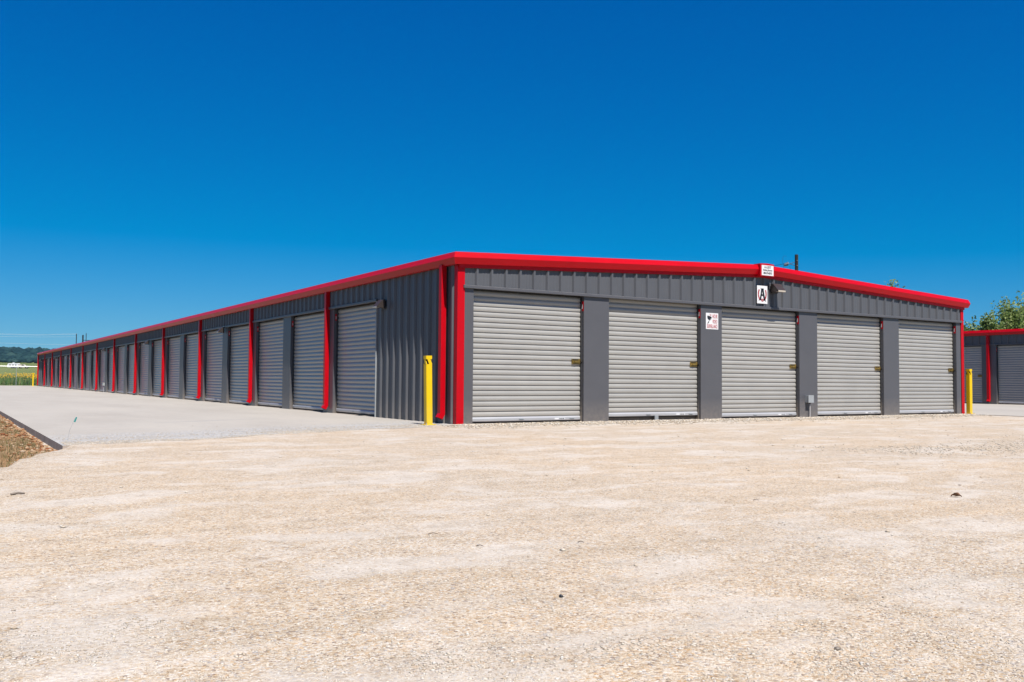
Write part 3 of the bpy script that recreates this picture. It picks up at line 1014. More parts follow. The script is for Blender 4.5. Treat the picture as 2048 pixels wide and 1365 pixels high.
# blockers added behind the sheets so that no light leaks through
MB().box(0.02, WID-0.02, 0.012, 0.09, HDR+0.06, EAVE-0.06).build('light_block_strip', M['guide'], bld)
MB().box(0.012, 0.09, 0.1, LEN-0.05, HDR+0.06, EAVE-0.06).build('light_block_strip', M['guide'], bld)
MB().box(0.012, 0.16, 0.1, 3.46, 0.0, HDR+0.06).build('light_block_strip', M['guide'], bld)

# downspouts with a kick-out elbow; local origin on the wall, outward -x
def spout_mesh():
    mb = MB()
    w = 0.05
    cs = [(-0.010, 2.83), (-0.010, 0.16), (-0.060, 0.075)]
    ot = [(-0.108, 2.83), (-0.108, 0.185), (-0.150, 0.115)]
    v = []
    for (xi, zi), (xo, zo) in zip(cs, ot):
        v += [(xi, -w, zi), (xi, w, zi), (xo, w, zo), (xo, -w, zo)]
    f = []
    for k in range(2):
        o = 4*k
        for j in range(4):
            f.append((o+j, o+(j+1) % 4, o+4+(j+1) % 4, o+4+j))
    f += [(0,1,2,3)]
    mb.add(v, f)
    # black face painting in the shade inside the open mouth
    e = [Vector(v[8+i]) for i in range(4)]
    c = sum(e, Vector())/4
    mb.add([p + (c-p)*0.12 for p in e], [(0,1,2,3)], 1)
    return mb.mesh('downspout', [M['red'], M['black']])
SPOUTME = spout_mesh()
for yy in [0.40] + [6.22+6.096*k for k in range(12)] + [LEN-0.40]:
    put('downspout', SPOUTME, bld, (-0.002 if yy > 1 and yy < 78 else -0.034, yy, 0))
# stub post under the second door
MB().box(4.60, 4.69, 0.055, 0.085, -0.02, 0.095).build('floor_bracket', M['galv'], bld)

# ------------------------------------------------------------------ second building
X2, Y2 = 28.70, 0.87
L2 = 76.0
b2 = thing('storage_building', (X2, Y2, 0), 'second charcoal storage building at the right edge, with red eave, behind the right yellow bollard', 'building')
nd = 23
for i in range(nd):
    y1 = 3.48 + OPEN + 3.048*i
    door(b2, (REC, y1, 0), -math.pi/2, i < 3, 0.03, True)
    put('number_plate', SPLATEME, b2, (0.048, y1-0.0005, 2.13), math.pi/2)
    if i < nd-1:
        put('column_cover', COVME, b2, (0, y1+COL, 0), -math.pi/2)
MB().box(0.004, REC+0.05, 3.472, 3.479, 0, HDR+0.02).build('door_jamb', M['char'], b2)
yend = 3.48 + nd*3.048 - COL
yy = yend + 3.4
L2 = yy + 0.05
while yy > 0.05:
    w = min(0.9144, yy-0.05)
    full = (yy <= 3.45) or (yy > yend+0.5)
    me = FULLME if full else LPME
    if abs(w-0.9144) > 1e-3:
        me = ribbed('wall_panel', w, -0.02 if full else 2.44, EAVE-0.06, None, M['panel'])
    put('wall_panel', me, b2, (-0.003, yy, 0), ROT)
    yy -= w
for i in range(12):
    a, b = 3.45 + i*5.9, 3.45 + (i+1)*5.9
    MB().prism([(0.02, 2.40), (-0.042, 2.40), (-0.044, 2.405), (-0.044, 2.448), (-0.036, 2.456), (0.02, 2.458)], a, min(b, yend)-0.003, 'y').build('header_trim', M['char'], b2)
yy = 0.0
while yy < L2:
    y1 = min(yy+6.096, L2)
    ring = lambda yv: [(-o, yv, EAVE+dz) for o, dz in GUT] + [(0.02, yv, EAVE-0.16), (0.02, yv, EAVE-0.002)]
    a, b = ring(yy), ring(y1-0.003)
    n = len(a)
    MB().add(a+b, [(i, (i+1) % n, n+(i+1) % n, n+i) for i in range(n)] + [tuple(range(n)), tuple(range(n, 2*n))]).build('gutter', M['red'], b2)
    yy = y1
for yy in [0.40] + [6.22+6.096*k for k in range(12)]:
    put('downspout', SPOUTME, b2, (-0.002 if yy > 1 else -0.034, yy, 0))
MB().box(-0.042, 0.13, -0.042, 0.10, -0.03, 2.80).build('corner_trim', M['red'], b2)
MB().box(0.20, WID, 0.20, L2, 0.0, EAVE-0.10).build('light_block_box', M['guide'], b2)  # unseen box added inside to stop light leaks
MB().box(0.012, 0.09, 0.05, L2, HDR+0.06, EAVE-0.06).build('light_block_strip', M['guide'], b2)  # unseen strips added behind the sheets to block light
MB().box(0.012, 0.16, 0.05, 3.46, 0.0, HDR+0.06).build('light_block_strip', M['guide'], b2)
me = ribbed('wall_panel', WID-0.2, -0.02, EAVE-0.06, None, M['panel'])
put('end_wall', me, b2, (0.13, 0.0, 0))
MB().box(0.012, WID-0.012, 0.012, L2-0.01, -0.3, 0.002).build('floor_slab', M['conc_edge'], b2)
for s in (0, 1):
    xa, xb = (-0.10, xm) if s == 0 else (xm, WID+0.10)
    za, zb = (EAVE-0.01, RIDGE-0.004) if s == 0 else (RIDGE-0.004, EAVE-0.01)
    v = [(xa, 0.0, za), (xb, 0.0, zb), (xb, L2, zb), (xa, L2, za), (xa, 0.0, za-0.03), (xb, 0.0, zb-0.03), (xb, L2, zb-0.03), (xa, L2, za-0.03)]
    MB().add(v, [(0,1,2,3),(4,7,6,5),(0,4,5,1),(1,5,6,2),(2,6,7,3),(3,7,4,0)]).build('roof', M['roof'], b2)
# gable ends of the roof void and the red rake on the near end of the second building
MB().add([(0.05, 0.05, EAVE-0.2), (WID-0.05, 0.05, EAVE-0.2), (WID-0.05, 0.05, EAVE-0.05), (xm, 0.05, RIDGE-0.05), (0.05, 0.05, EAVE-0.05)], [(0,1,2,3,4)]).build('gable_sheet', M['panel'], b2)
for s in (0, 1):
    ss = -1 if s == 0 else 1
    X = 0 if s == 0 else WID
    a = [(X+ss*GUT[i][0], -RAK[i][0], EAVE+RAK[i][1]) for i in range(4)] + [(X+ss*0.03, 0.02, EAVE-0.16), (X+ss*0.11, 0.05, EAVE-0.002)]
    b = [(xm+ss*0.001, -RAK[i][0], RIDGE+RAK[i][1]) for i in range(4)] + [(xm+ss*0.001, 0.02, RIDGE-0.16), (xm+ss*0.001, 0.05, RIDGE-0.002)]
    n = len(a)
    MB().add(a+b, [(i, (i+1) % n, n+(i+1) % n, n+i) for i in range(n)] + [tuple(range(n)), tuple(range(n, 2*n))]).build('rake_trim', M['red'], b2)

# ------------------------------------------------------------------ bollards
def make_bollard(loc, label):
    t = thing('bollard', loc, label, 'bollard', 'yellow steel bollards')
    h = 0.0575
    mb = MB()
    c = 0.010
    prof = [(-h+c,-h),(h-c,-h),(h,-h+c),(h,h-c),(h-c,h),(-h+c,h),(-h,h-c),(-h,-h+c)]
    mb.prism(prof, 0.012, 1.045, 'z')
    mb.build('post', M['yellow'], t)
    MB().prism([(a*1.02, b*1.02) for a, b in prof], 1.13, 1.19, 'z').build('cap', M['yellow'], t)
    MB().box(-h+0.022, h-0.022, -h+0.022, h-0.022, 1.045, 1.13).build('dark_core', M['black'], t)
    # slanted strips across the open band on each side
    for k in range(4):
        R = Matrix.Rotation(k*math.pi/2, 3, 'Z')
        m2 = MB()
        pts = []
        for d in (0.0, 0.012):
            for (xx, zz) in ((-0.036, 1.1295), (0.020, 1.1295), (h-0.001, 1.0455), (-0.002, 1.0455)):
                pts.append(R @ Vector((xx, -h+d, zz)))
        m2.add(pts, [(0,1,2,3),(7,6,5,4),(0,4,5,1),(1,5,6,2),(2,6,7,3),(3,7,4,0)])
        m2.build('slanted_strip', M['yellow'], t)
    MB().box(-0.10, 0.10, -0.10, 0.10, 0.0, 0.012).build('base_plate', M['yellow'], t)
    for sx in (-1, 1):
        for sy in (-1, 1):
            mb = MB()
            mb.tube([(sx*0.078, sy*0.078, 0.012), (sx*0.078, sy*0.078, 0.040)], 0.008, 6)
            mb.tube([(sx*0.078, sy*0.078, 0.012), (sx*0.078, sy*0.078, 0.022)], 0.014, 6)
            mb.build('anchor_bolt', M['galv'], t)
    return t
bA = make_bollard((-0.535, 0.03, 0.0), 'yellow steel bollard in front of the left wall beside the corner downspout')
bA.rotation_euler = (0, rad(-1.3), 0)
bB = copy_tree(bA); bB.location = (15.46, -0.03, -0.005)
bB.rotation_euler = (0, 0, 0)
bB['label'] = 'yellow steel bollard standing past the right corner in front of the second building'
bC = copy_tree(bA); bC.location = (-0.60, 77.3, 0.0)
bC.rotation_euler = (0, 0, 0)
bC['label'] = 'small far yellow bollard at the far end of the concrete driveway'

# ------------------------------------------------------------------ wall lights
def make_light(loc, rotz, label):
    t = thing('wall_light', loc, label, 'wall light', 'wall lights on the storage building', rotz)
    MB().box(-0.09, 0.09, -0.035, 0.0, -0.10, 0.12).build('back_box', M['bronze'], t)
    prof = [(-0.035, 0.11), (-0.085, 0.11), (-0.235, -0.045), (-0.235, -0.075), (-0.035, -0.075)]
    MB().prism(prof, -0.125, 0.125, 'x').build('hood', M['bronze'], t)
    MB().prism([(-0.2362, -0.048), (-0.2375, -0.048), (-0.2375, -0.082), (-0.17, -0.0825), (-0.17, -0.0762), (-0.2362, -0.0762)], -0.115, 0.115, 'x').build('lens', M['lens'], t)
    return t
lt = make_light((7.98, -0.036, 2.86), 0, 'dark wall light above the middle front door, right of the white letter sign')
ll = copy_tree(lt)
ll.location = (-0.036, 3.06, 2.30); ll.rotation_euler.z = -math.pi/2; ll.scale = (0.88, 0.88, 0.88)
ll['label'] = 'dark wall light on the left wall at the corner of its nearest roll up door'
names = ['second', 'third', 'fourth', 'fifth', 'sixth', 'seventh']
for j in range(6):
    c = copy_tree(ll)
    c.location = (-0.045, 15.37+12.19*j, 2.31)
    c['label'] = 'dark wall light high on the left wall, %s from the near corner' % names[j]

# ------------------------------------------------------------------ signs and lettering
def text_mesh(body, size, mat, name='lettering', align='CENTER', extrude=0.0012, sx=1.0, bold=0.0):
    cu = bpy.data.curves.new('tmp', 'FONT')
    cu.body = body
    cu.size = size
    cu.align_x = align
    cu.align_y = 'CENTER'
    cu.extrude = extrude
    cu.offset = bold
    cu.resolution_u = 3
    o = bpy.data.objects.new('tmp', cu)
    C.objects.link(o)
    dg = bpy.context.evaluated_depsgraph_get()
    me = bpy.data.meshes.new_from_object(o.evaluated_get(dg))
    bpy.data.objects.remove(o)
    bpy.data.curves.remove(cu)
    me.transform(Matrix.Rotation(math.pi/2, 4, 'X') @ Matrix.Scale(sx, 4, (1,0,0)))
    me.materials.clear()
    me.materials.append(mat)
    me.name = name
    return me
def letters(body, size, mat, parent, x, z, y=-0.006, sx=1.0, bold=0.0):
    return put('lettering', text_mesh(body, size, mat, sx=sx, bold=bold), parent, (x, y, z))

# on the ridge cap
t = thing('builder_sign', (7.645, -0.164, 3.237), 'white rectangular sign on the red ridge of the gable front', 'sign')
MB().box(-0.185, 0.185, -0.004, 0.0, -0.112, 0.112).build('sign_board', M['white'], t)
letters('A-LERT', 0.075, M['inkblack'], t, 0.0, 0.068, sx=0.9)
letters('Building Systems', 0.056, M['inkblack'], t, 0.0, 0.005, sx=0.75)
letters('800-374-0373', 0.060, M['inkblack'], t, 0.0, -0.062, sx=0.78, bold=0.0012)
# letter sign
t = thing('letter_sign', (7.597, -0.048, 2.712), 'upright white sign with a black letter A between red curved print', 'sign')
MB().box(-0.162, 0.162, -0.004, 0.0, -0.197, 0.197).build('sign_board', M['white'], t)
for sx in (-1, 1):
    MB().box(sx*0.10-0.02, sx*0.10+0.02, 0.0005, 0.012, -0.15, 0.15).build('standoff', M['galv'], t)
mb = MB()
def poly(pts, y0=-0.0075, y1=-0.0042):
    n = len(pts)
    mb.add([(x, y0, z) for x, z in pts] + [(x, y1, z) for x, z in pts], [tuple(range(n)), tuple(range(2*n-1, n-1, -1))] + [(i, (i+1) % n, n+(i+1) % n, n+i) for i in range(n)])
poly([(-0.034, 0.128), (0.006, 0.118), (-0.018, -0.02), (-0.036, -0.105), (-0.080, -0.112), (-0.072, -0.06), (-0.052, 0.02)])
poly([(-0.008, 0.118), (0.040, 0.130), (0.062, 0.02), (0.090, -0.08), (0.098, -0.118), (0.046, -0.112), (0.026, -0.04), (0.008, 0.03)])
poly([(-0.048, -0.026), (-0.036, 0.008), (0.030, 0.008), (0.040, -0.026)])
poly([(-0.118, -0.134), (-0.100, -0.110), (-0.036, -0.102), (-0.030, -0.122), (-0.076, -0.124)])
poly([(0.036, -0.124), (0.042, -0.104), (0.088, -0.110), (0.120, -0.142), (0.098, -0.144), (0.078, -0.128)])
poly([(-0.054, 0.148), (-0.034, 0.116), (0.0, 0.122), (0.044, 0.114), (0.056, 0.140), (0.030, 0.132), (0.0, 0.140), (-0.030, 0.132)])
mb.build('letter', M['inkblack'], t)
# red curved print: separate strokes along two arcs, and the round mark at the foot
mb = MB()
rr_ = random.Random(4)
for side in (-1, 1):
    for k in range(7):
        an = rad(34 - k*14 + (0 if side < 0 else -3))
        cx, cz = side*0.118*math.cos(an)*1.02, 0.150*math.sin(an) + 0.012
        tx, tz = -side*0.112*math.sin(an), 0.150*math.cos(an)
        L = math.hypot(tx, tz); tx, tz = tx/L, tz/L
        nx_, nz_ = -tz, tx
        hw, hh = 0.0150, 0.0185
        for (a0, a1, b0, b1) in ((-hw, -hw*0.2, -hh, hh), (hw*0.3, hw, -hh, hh), (-hw*0.2, hw*0.3, rr_.choice([-hh, -0.004, hh-0.008]), None)):
            b1 = b0 + 0.008 if b1 is None else b1
            c4 = [(cx+tx*a+nx_*b, cz+tz*a+nz_*b) for a, b in ((a0, b0), (a1, b0), (a1, b1), (a0, b1))]
            poly(c4)
for k in range(10):
    a0, a1 = 2*math.pi*k/10, 2*math.pi*(k+0.62)/10
    c4 = [(0.004+r_*math.cos(a)*1.25, -0.122+r_*math.sin(a)) for r_, a in ((0.016, a0), (0.034, a0), (0.034, a1), (0.016, a1))]
    poly(c4)
poly([(-0.006, -0.130), (0.014, -0.130), (0.014, -0.114), (-0.006, -0.114)])
mb.build('red_print', M['inkred'], t)
# surveillance sign
t = thing('surveillance_sign', (6.127, -0.002, 2.067), 'white sign with red print and a black camera drawing on a grey front column', 'sign')
MB().box(-0.179, 0.179, -0.004, 0.0, -0.172, 0.172).build('sign_board', M['white'], t)
letters('24', 0.075, M['inkpink'], t, -0.050, 0.125, sx=0.7)
letters('HOUR', 0.118, M['inkpink'], t, 0.080, 0.100, sx=0.44, bold=0.001)
letters('VIDEO', 0.112, M['inkpink'], t, 0.080, -0.010, sx=0.44, bold=0.001)
letters('SURVEILLANCE', 0.112, M['inkpink'], t, 0.002, -0.112, sx=0.40, bold=0.001)
mb = MB()
poly([(-0.140, 0.105), (-0.125, 0.115), (-0.020, 0.090), (-0.012, 0.062), (-0.050, 0.052), (-0.075, 0.006), (-0.090, 0.020), (-0.125, 0.045), (-0.138, 0.070)])
poly([(-0.048, 0.046), (-0.036, 0.050), (-0.030, 0.022), (-0.044, 0.020)])
poly([(-0.110, -0.008), (-0.085, -0.004), (-0.092, -0.028), (-0.130, -0.058), (-0.138, -0.046), (-0.114, -0.026)])
mb.build('camera_drawing', M['inkblack'], t)

# ------------------------------------------------------------------ electrical boxes
def make_ebox(loc, rotz, label):
    t = thing('electrical_box', loc, label, 'electrical box', 'electrical boxes on the walls', rotz)
    MB().box(-0.085, 0.085, -0.10, -0.002, 0.335, 0.495).build('box', M['galv'], t)
    MB().box(-0.090, 0.090, -0.108, -0.1002, 0.331, 0.502).build('lid', M['galv'], t)
    MB().tube([(0.022, -0.055, -0.04), (0.018, -0.055, 0.30)], 0.0135, 8).build('conduit', M['pipe'], t)
    MB().tube([(0.018, -0.055, 0.30), (0.018, -0.055, 0.3345)], 0.019, 8).build('coupling', M['guide'], t)
    return t
e1 = make_ebox((9.115, 0.0, 0.0), 0, 'small grey electrical box on a conduit at the foot of a front column')
e2 = copy_tree(e1)
e2.location = (-0.012, 39.95, 0.02); e2.rotation_euler.z = -math.pi/2
e2['label'] = 'pale electrical box low on the left wall, far down the row of red downspouts'

# ------------------------------------------------------------------ utility poles and wires
def at(u, v, Z):
    return CAM + (fw + r2*((u-1024)/FPX) - u2*((v-682.5)/FPX))*Z
t = thing('utility_pole', (54.6, 38.95, -0.2), 'dark wooden utility pole rising behind the gable roof with a side bracket', 'utility pole')
Hp = 12.1
MB().tube([(0, 0, 0), (0, 0, Hp*0.5), (0, 0, Hp)], 0.17, 12, 0, 0.145).build('pole', M['wood'], t)
dl = -Vector((r2.x, r2.y, 0)).normalized()
sd = Vector((fw.x, fw.y, 0)).normalized()
p0 = Vector((0, 0, Hp-0.62)); p1 = Vector((0, 0, Hp-0.98))
tip = dl*0.62 + Vector((0, 0, Hp-0.80))
mb = MB()
mb.tube([p0, tip], 0.025, 6).tube([p1, tip], 0.025, 6).tube([tip, tip+dl*0.16], 0.03, 6)
mb.build('bracket', M['wired'], t)
mb = MB()
for k in range(4):
    mb.tube([tip+dl*(0.12+0.09*k)+Vector((0,0,-0.03*k)), tip+dl*(0.17+0.09*k)+Vector((0,0,-0.03*k))], 0.17-0.01*k, 10)
mb.build('insulator', M['porcelain'], t)
q = tip + dl*0.45
loop = [q+Vector((0,0,-0.45)), q+dl*0.12+Vector((0,0,0.1)), q+dl*0.12+Vector((0,0,0.55)), q-dl*0.02+Vector((0,0,0.70)), q-dl*0.18+Vector((0,0,0.62))]
MB().tube(loop, 0.012, 5).build('jumper_wire', M['wired'], t)
MB().tube([tip+Vector((0,0,-0.2)), tip-dl*0.25+Vector((0,0,-0.75)), tip-dl*0.42+Vector((0,0,-1.2)), Vector((0,0,Hp-3.0))], 0.012, 5).build('guy_wire', M['wired'], t)
mb = MB()
for zz in (Hp-0.55, Hp-1.0, Hp-1.55):
    mb.tube([sd*-0.16+Vector((0,0,zz)), sd*-0.20+Vector((0,0,zz+0.05))], 0.03, 6)
mb.build('bolt', M['galv'], t)
w0 = Vector((54.6, 38.95, -0.2)) + q
w1 = at(1180, 560, 110)
pts = [w0.lerp(w1, s) - Vector((0, 0, 3.0*4*s*(1-s)*0.25)) for s in np.linspace(0, 1, 13)]
tag(MB().tube(pts, 0.017, 5).build('overhead_wire', M['wired']), 'thin dark wire from the roofline pole sloping left down behind the gable', 'wire')

far = []
for (u, v, Z, r0, lab) in ((153, 668, 255, 0.11, 'slim far utility pole above the left roof edge, leftmost of three'),
                           (166, 670.5, 262, 0.20, 'thickest of the three far utility poles above the left roof edge'),
                           (172.5, 667, 280, 0.10, 'slim far utility pole above the left roof edge, rightmost of three')):
    p = at(u, v, Z)
    g0 = float(ground_far(p.x, p.y))
    t = thing('utility_pole', (p.x, p.y, g0), lab, 'utility pole', 'far utility poles')
    MB().tube([(0, 0, -0.5), (0, 0, p.z-g0)], r0*1.15, 8, 0, r0).build('pole', M['wood'], t)
    if r0 > 0.15:
        MB().box(-0.1, 1.9, -0.08, 0.08, p.z-g0-1.6, p.z-g0-1.42).build('crossarm', M['wood'], t)
    far.append(p)
for (va, vb, vc, lab) in ((667.6, 670.2, 667.5, 'topmost of the pale overhead wires above the far hill'),
                      (669.4, 671.0, 669.0, 'second pale overhead wire from the top above the far hill'),
                      (673.4, 674.4, 674.0, 'third pale overhead wire from the top above the far hill'),
                      (686.2, 688.8, 690.0, 'lowest of the pale overhead wires above the far hill')):
    uu = np.array([-420, -200, 0, 75, 155.0])
    vv = np.interp(uu, [-420, 0, 75, 155], [va-6, va, vb, vc])
    us = np.linspace(-420, 155, 15)
    co = np.polyfit([-420, 0, 75, 155], [va-5, va, vb, vc], 2)
    pts = [at(u, np.interp(u, uu, vv), 255) for u in us]
    tag(MB().tube(pts, 0.016, 5).build('overhead_wire', M['wire']), lab, 'wire', 'overhead wires above the hill')

# ------------------------------------------------------------------ far fence and vehicles
fy = 105.9
gz = float(ground_far(-0.1, fy))
t = thing('chain_link_fence', (0, fy, gz), 'chain link fence with a pale top rail beyond the far end of the driveway', 'fence')
for k in range(-8, 6):
    x = -0.12 + 3.05*k
    MB().tube([(x, 0, 0), (x, 0, 2.22)], 0.03, 6).build('fence_post', M['galv'], t)
MB().tube([(-25, -0.03, 2.22), (16, -0.03, 2.22)], 0.026, 6).build('top_rail', M['alu'], t)
mb = MB()
s = 0.16
x = -25.0
while x < 16:
    for sg in (1, -1):
        xa, xb = (x, x+2.05) if sg > 0 else (x+2.05, x)
        w = 0.0028
        mb.add([(xa-w, 0.02, 0.05), (xa+w, 0.02, 0.05), (xb+w, 0.02, 2.18), (xb-w, 0.02, 2.18)], [(0,1,2,3)])
    x += s
mb.build('wire_mesh', M['galv'], t)

pT = at(27.5, 738.5, 435)
gT = float(ground_far(pT.x, pT.y))
rotT = -YAW
t = thing('travel_trailer', (pT.x, pT.y, gT), 'far white boxy trailer with dark windows in the pasture below the hill', 'trailer', None, rotT)
t.scale = (0.87, 0.87, 0.87)
prof = [(-2.9, 0.55), (2.9, 0.55), (2.9, 2.5), (2.6, 2.75), (-2.4, 2.75), (-2.9, 2.2)]
MB().prism(prof, -1.2, 1.2, 'y').build('body', M['white'], t)
for x0 in (-1.9, -0.3, 1.2):
    MB().box(x0, x0+0.9, -1.215, -1.195, 1.45, 2.05).build('window', M['glass'], t)
MB().box(-0.5, 0.3, -0.5, 0.5, 2.75, 3.15).build('roof_vent', M['white'], t)
for x0 in (-0.6, 0.5):
    MB().tube([(x0, -1.25, 0.36), (x0, 1.25, 0.36)], 0.36, 10).build('wheel', M['black'], t)
MB().box(2.9, 4.0, -0.08, 0.08, 0.5, 0.62).build('hitch', M['guide'], t)
pK = at(47, 738.5, 435)
t = thing('pickup_truck', (pK.x, pK.y, float(ground_far(pK.x, pK.y))), 'far cream vehicle with a sloping nose in front of the white trailer', 'truck', None, rotT)
t.scale = (0.87, 0.87, 0.87)
prof = [(-2.5, 0.5), (2.5, 0.5), (2.6, 0.95), (2.3, 1.25), (1.0, 1.4), (0.3, 2.15), (-2.3, 2.2), (-2.5, 1.9)]
MB().prism(prof, -0.95, 0.95, 'y').build('body', M['cream'], t)
MB().prism([(0.95, 1.45), (0.35, 2.05), (-0.6, 2.05), (-0.6, 1.45)], -0.965, -0.945, 'y').build('window', M['glass'], t)
for x0 in (-1.6, 1.6):
    MB().tube([(x0, -1.0, 0.4), (x0, 1.0, 0.4)], 0.4, 10).build('wheel', M['black'], t)

# ------------------------------------------------------------------ vegetation
def blades(n, px, py, pz, h, w, lean, mat, name, seed=0, jit=0.4):
    """n single-triangle blades"""
    r = np.random.default_rng(seed)
    a = r.random(n)*2*np.pi
    hh = h*(1-jit+2*jit*r.random(n)) if np.isscalar(h) else h
    ln = lean*r.random(n)*hh
    b = r.random(n)*2*np.pi
    dx, dy = np.cos(a)*w/2, np.sin(a)*w/2
    V = np.empty((n, 3, 3))
    V[:, 0] = np.stack([px-dx, py-dy, pz], -1)
    V[:, 1] = np.stack([px+dx, py+dy, pz], -1)
    V[:, 2] = np.stack([px+ln*np.cos(b), py+ln*np.sin(b), pz+hh], -1)
    F = np.arange(3*n).reshape(n, 3)
    return npmesh(name, V.reshape(-1, 3), F, mat)

# verge grass: short, patchy, dry; sparse near the slab edge
n = 62000
px = -6.6 - rng.random(n)**1.4*5.0; py = rng.uniform(-6.5, 14, n)
cl = noise2(px+50, py+50, 61, 4, 1.6)
d_edge = -6.5-px
ok = (verge_in(px, py) > 0.12) & (cl > 0.54 - 0.20*np.clip(d_edge/0.6, 0, 1) + 0.10*(rng.random(n)-0.5))
px, py = px[ok], py[ok]
def verge_z(x, y):
    ix = np.clip(np.searchsorted(-VZ[0], -x) , 1, len(VZ[0])-1) if VZ[0][0] > VZ[0][-1] else np.clip(np.searchsorted(VZ[0], x), 1, len(VZ[0])-1)
    iy = np.clip(np.searchsorted(VZ[1], y), 1, len(VZ[1])-1)
    return VZ[2][ix, iy]
pz = verge_z(px, py) - 0.004
me = blades(len(px), px, py, pz, 0.048, 0.006, 0.9, M['grass'], 'verge_grass', 3)
tag(put('verge_grass', me), 'short patchy dry grass beside the driveway edge', 'grass', kind='stuff')
# rubble along the slab edge
n = 2400
py = rng.uniform(-3.6, 14, n); px = -6.50 - rng.random(n)**2.4*0.55
ok = verge_in(px, py) > -0.05
px, py = px[ok], py[ok]
rr_ = 0.006 + 0.022*rng.random(len(px))**3.2
pz = verge_z(px, py) + rr_*0.35
me = scatter('rubble', np.stack([px, py, pz], -1), np.stack([rr_*1.4, rr_*1.1, rr_*0.8], -1), M['rocks'], jit=0.35, seed=8)
tag(put('rubble', me), 'tan and rust coloured rubble along the driveway edge', 'rubble', kind='stuff')

# loose chips on the gravel: most near the camera, bands of coarser stone, spill onto the slab
def chips(n, fx, seed):
    return fx(np.random.default_rng(seed), n)
P_, R_ = [], []
r = np.random.default_rng(101)
n = 120000
rho = 2.25 + 15*r.random(n)**2.6
az = YAW + (r.random(n)-0.5)*rad(72)
px, py = CAM.x + rho*np.sin(az), CAM.y + rho*np.cos(az)
den = noise2(px+70, py+70, 71, 4, 0.8)
ok = (py < -0.15) & (den + 0.60*(r.random(n)-0.5) > 0.45) & (verge_in(px, py) < 0.05)
ok &= ~((px > -6.5) & (px < 0) & (py > np.interp(px, [e[0] for e in edge], [e[1] for e in edge]) - 0.05))
ok &= ~((px > 15.1) & (py > -6.0))
px, py, rho_ = px[ok], py[ok], rho[ok]
sz = 0.0014 + 0.0020*r.random(len(px)) + 0.0038*r.random(len(px))**10 + 0.00017*rho_
P_.append(np.stack([px, py, gravel_z(px, py) + sz*0.02], -1)); R_.append(sz)
# coarser bands: along the foot of the front wall, and a windrow across the right of the lot
n = 9000
px = r.uniform(-0.5, 16, n); py = -0.06 - np.abs(r.normal(0, 0.42, n))
ok = ~((px > 15.1) & (py > -6.0))
px, py = px[ok], py[ok]
sz = 0.007 + 0.016*r.random(len(px))**2
P_.append(np.stack([px, py, gravel_z(px, py) + sz*0.3], -1)); R_.append(sz)
n = 2600
s_ = 0.40 + 0.60*r.random(n)
px = -2.5 + 9.5*s_ + r.normal(0, 0.15, n); py = -7.2 - 0.5*s_ + r.normal(0, 0.45, n) + 0.25*np.sin(px*1.3)
sz = 0.004 + 0.010*r.random(n)**2.6
P_.append(np.stack([px, py, gravel_z(px, py) + sz*0.3], -1)); R_.append(sz)
# odd larger stones anywhere on the lot
n = 700
px = r.uniform(-9, 16, n); py = r.uniform(-13, -1, n)
ok = (verge_in(px, py) < 0) & (np.hypot(px-CAM.x, py-CAM.y) > 3.2) & ~((px > 15.1) & (py > -6.0)) & ~((px > -6.5) & (px < 0) & (py > -3))
px, py = px[ok], py[ok]
sz = 0.006 + 0.010*r.random(len(px))**3
P_.append(np.stack([px, py, gravel_z(px, py) + sz*0.25], -1)); R_.append(sz)
# chips kicked onto the driveway
n = 22000
px = r.uniform(-6.45, -0.05, n)
ye = np.interp(px, [e[0] for e in edge], [e[1] for e in edge])
py = ye + np.abs(r.normal(0, 1.0, n))*(0.25 + 0.75*r.random(n)) - 0.03
den = noise2(px*0.6+70, py*2+70, 75, 3, 1.1)
ok = (den + 0.3*r.random(n) > 0.52) & (py < 3.0) & ~((px > -0.15) & (py > -0.05))
px, py = px[ok], py[ok]
sz = 0.003 + 0.006*r.random(len(px))**2.5
P_.append(np.stack([px, py, 0.25*sz], -1)); R_.append(sz)
P_, R_ = np.concatenate(P_), np.concatenate(R_)
me = scatter('gravel', P_, np.stack([R_*1.5, R_*1.05, R_*0.46], -1), M['stones'], base=(OCT_V, OCT_F), jit=0.32, seed=9)
tag(put('gravel', me), 'loose tan limestone chips over the lot', 'gravel', kind='stuff')

# weeds and yellow flowers past the fence
n = 30000
px = rng.uniform(-34, 12, n); py = 107 + 40*rng.random(n)**1.5
cl = noise2(px+200, py+200, 81, 3, 0.35)
ok = cl > 0.35
px, py, cl = px[ok], py[ok], cl[ok]
hh = (0.35 + 1.1*cl)*(0.55 + 0.6*rng.random(len(px)))
me = blades(len(px), px, py, ground_far(px, py)-0.05, hh, 0.16, 0.35, M['weeds'], 'tall_weeds', 4)
tag(put('tall_weeds', me), 'tall green weeds beyond the chain link fence', 'weeds', kind='stuff')
n = 11000
fx_ = rng.uniform(-34, 12, n); fy_ = 107.5 + 30*rng.random(n)**1.3
cl = noise2(fx_+200, fy_*0.8+300, 83, 3, 0.30)
ok = cl > 0.535
fx_, fy_ = fx_[ok], fy_[ok]
rr_ = rng.uniform(0.04, 0.09, len(fx_))
pos = np.stack([fx_, fy_, ground_far(fx_, fy_) + 0.55 + 0.75*rng.random(len(fx_))], -1)
me = scatter('wildflowers', pos, np.stack([rr_, rr_, rr_*0.7], -1), M['flower'], base=(OCT_V, OCT_F), jit=0.2, seed=10)
tag(put('wildflowers', me), 'patches of yellow wildflowers beyond the chain link fence', 'wildflowers', kind='stuff')

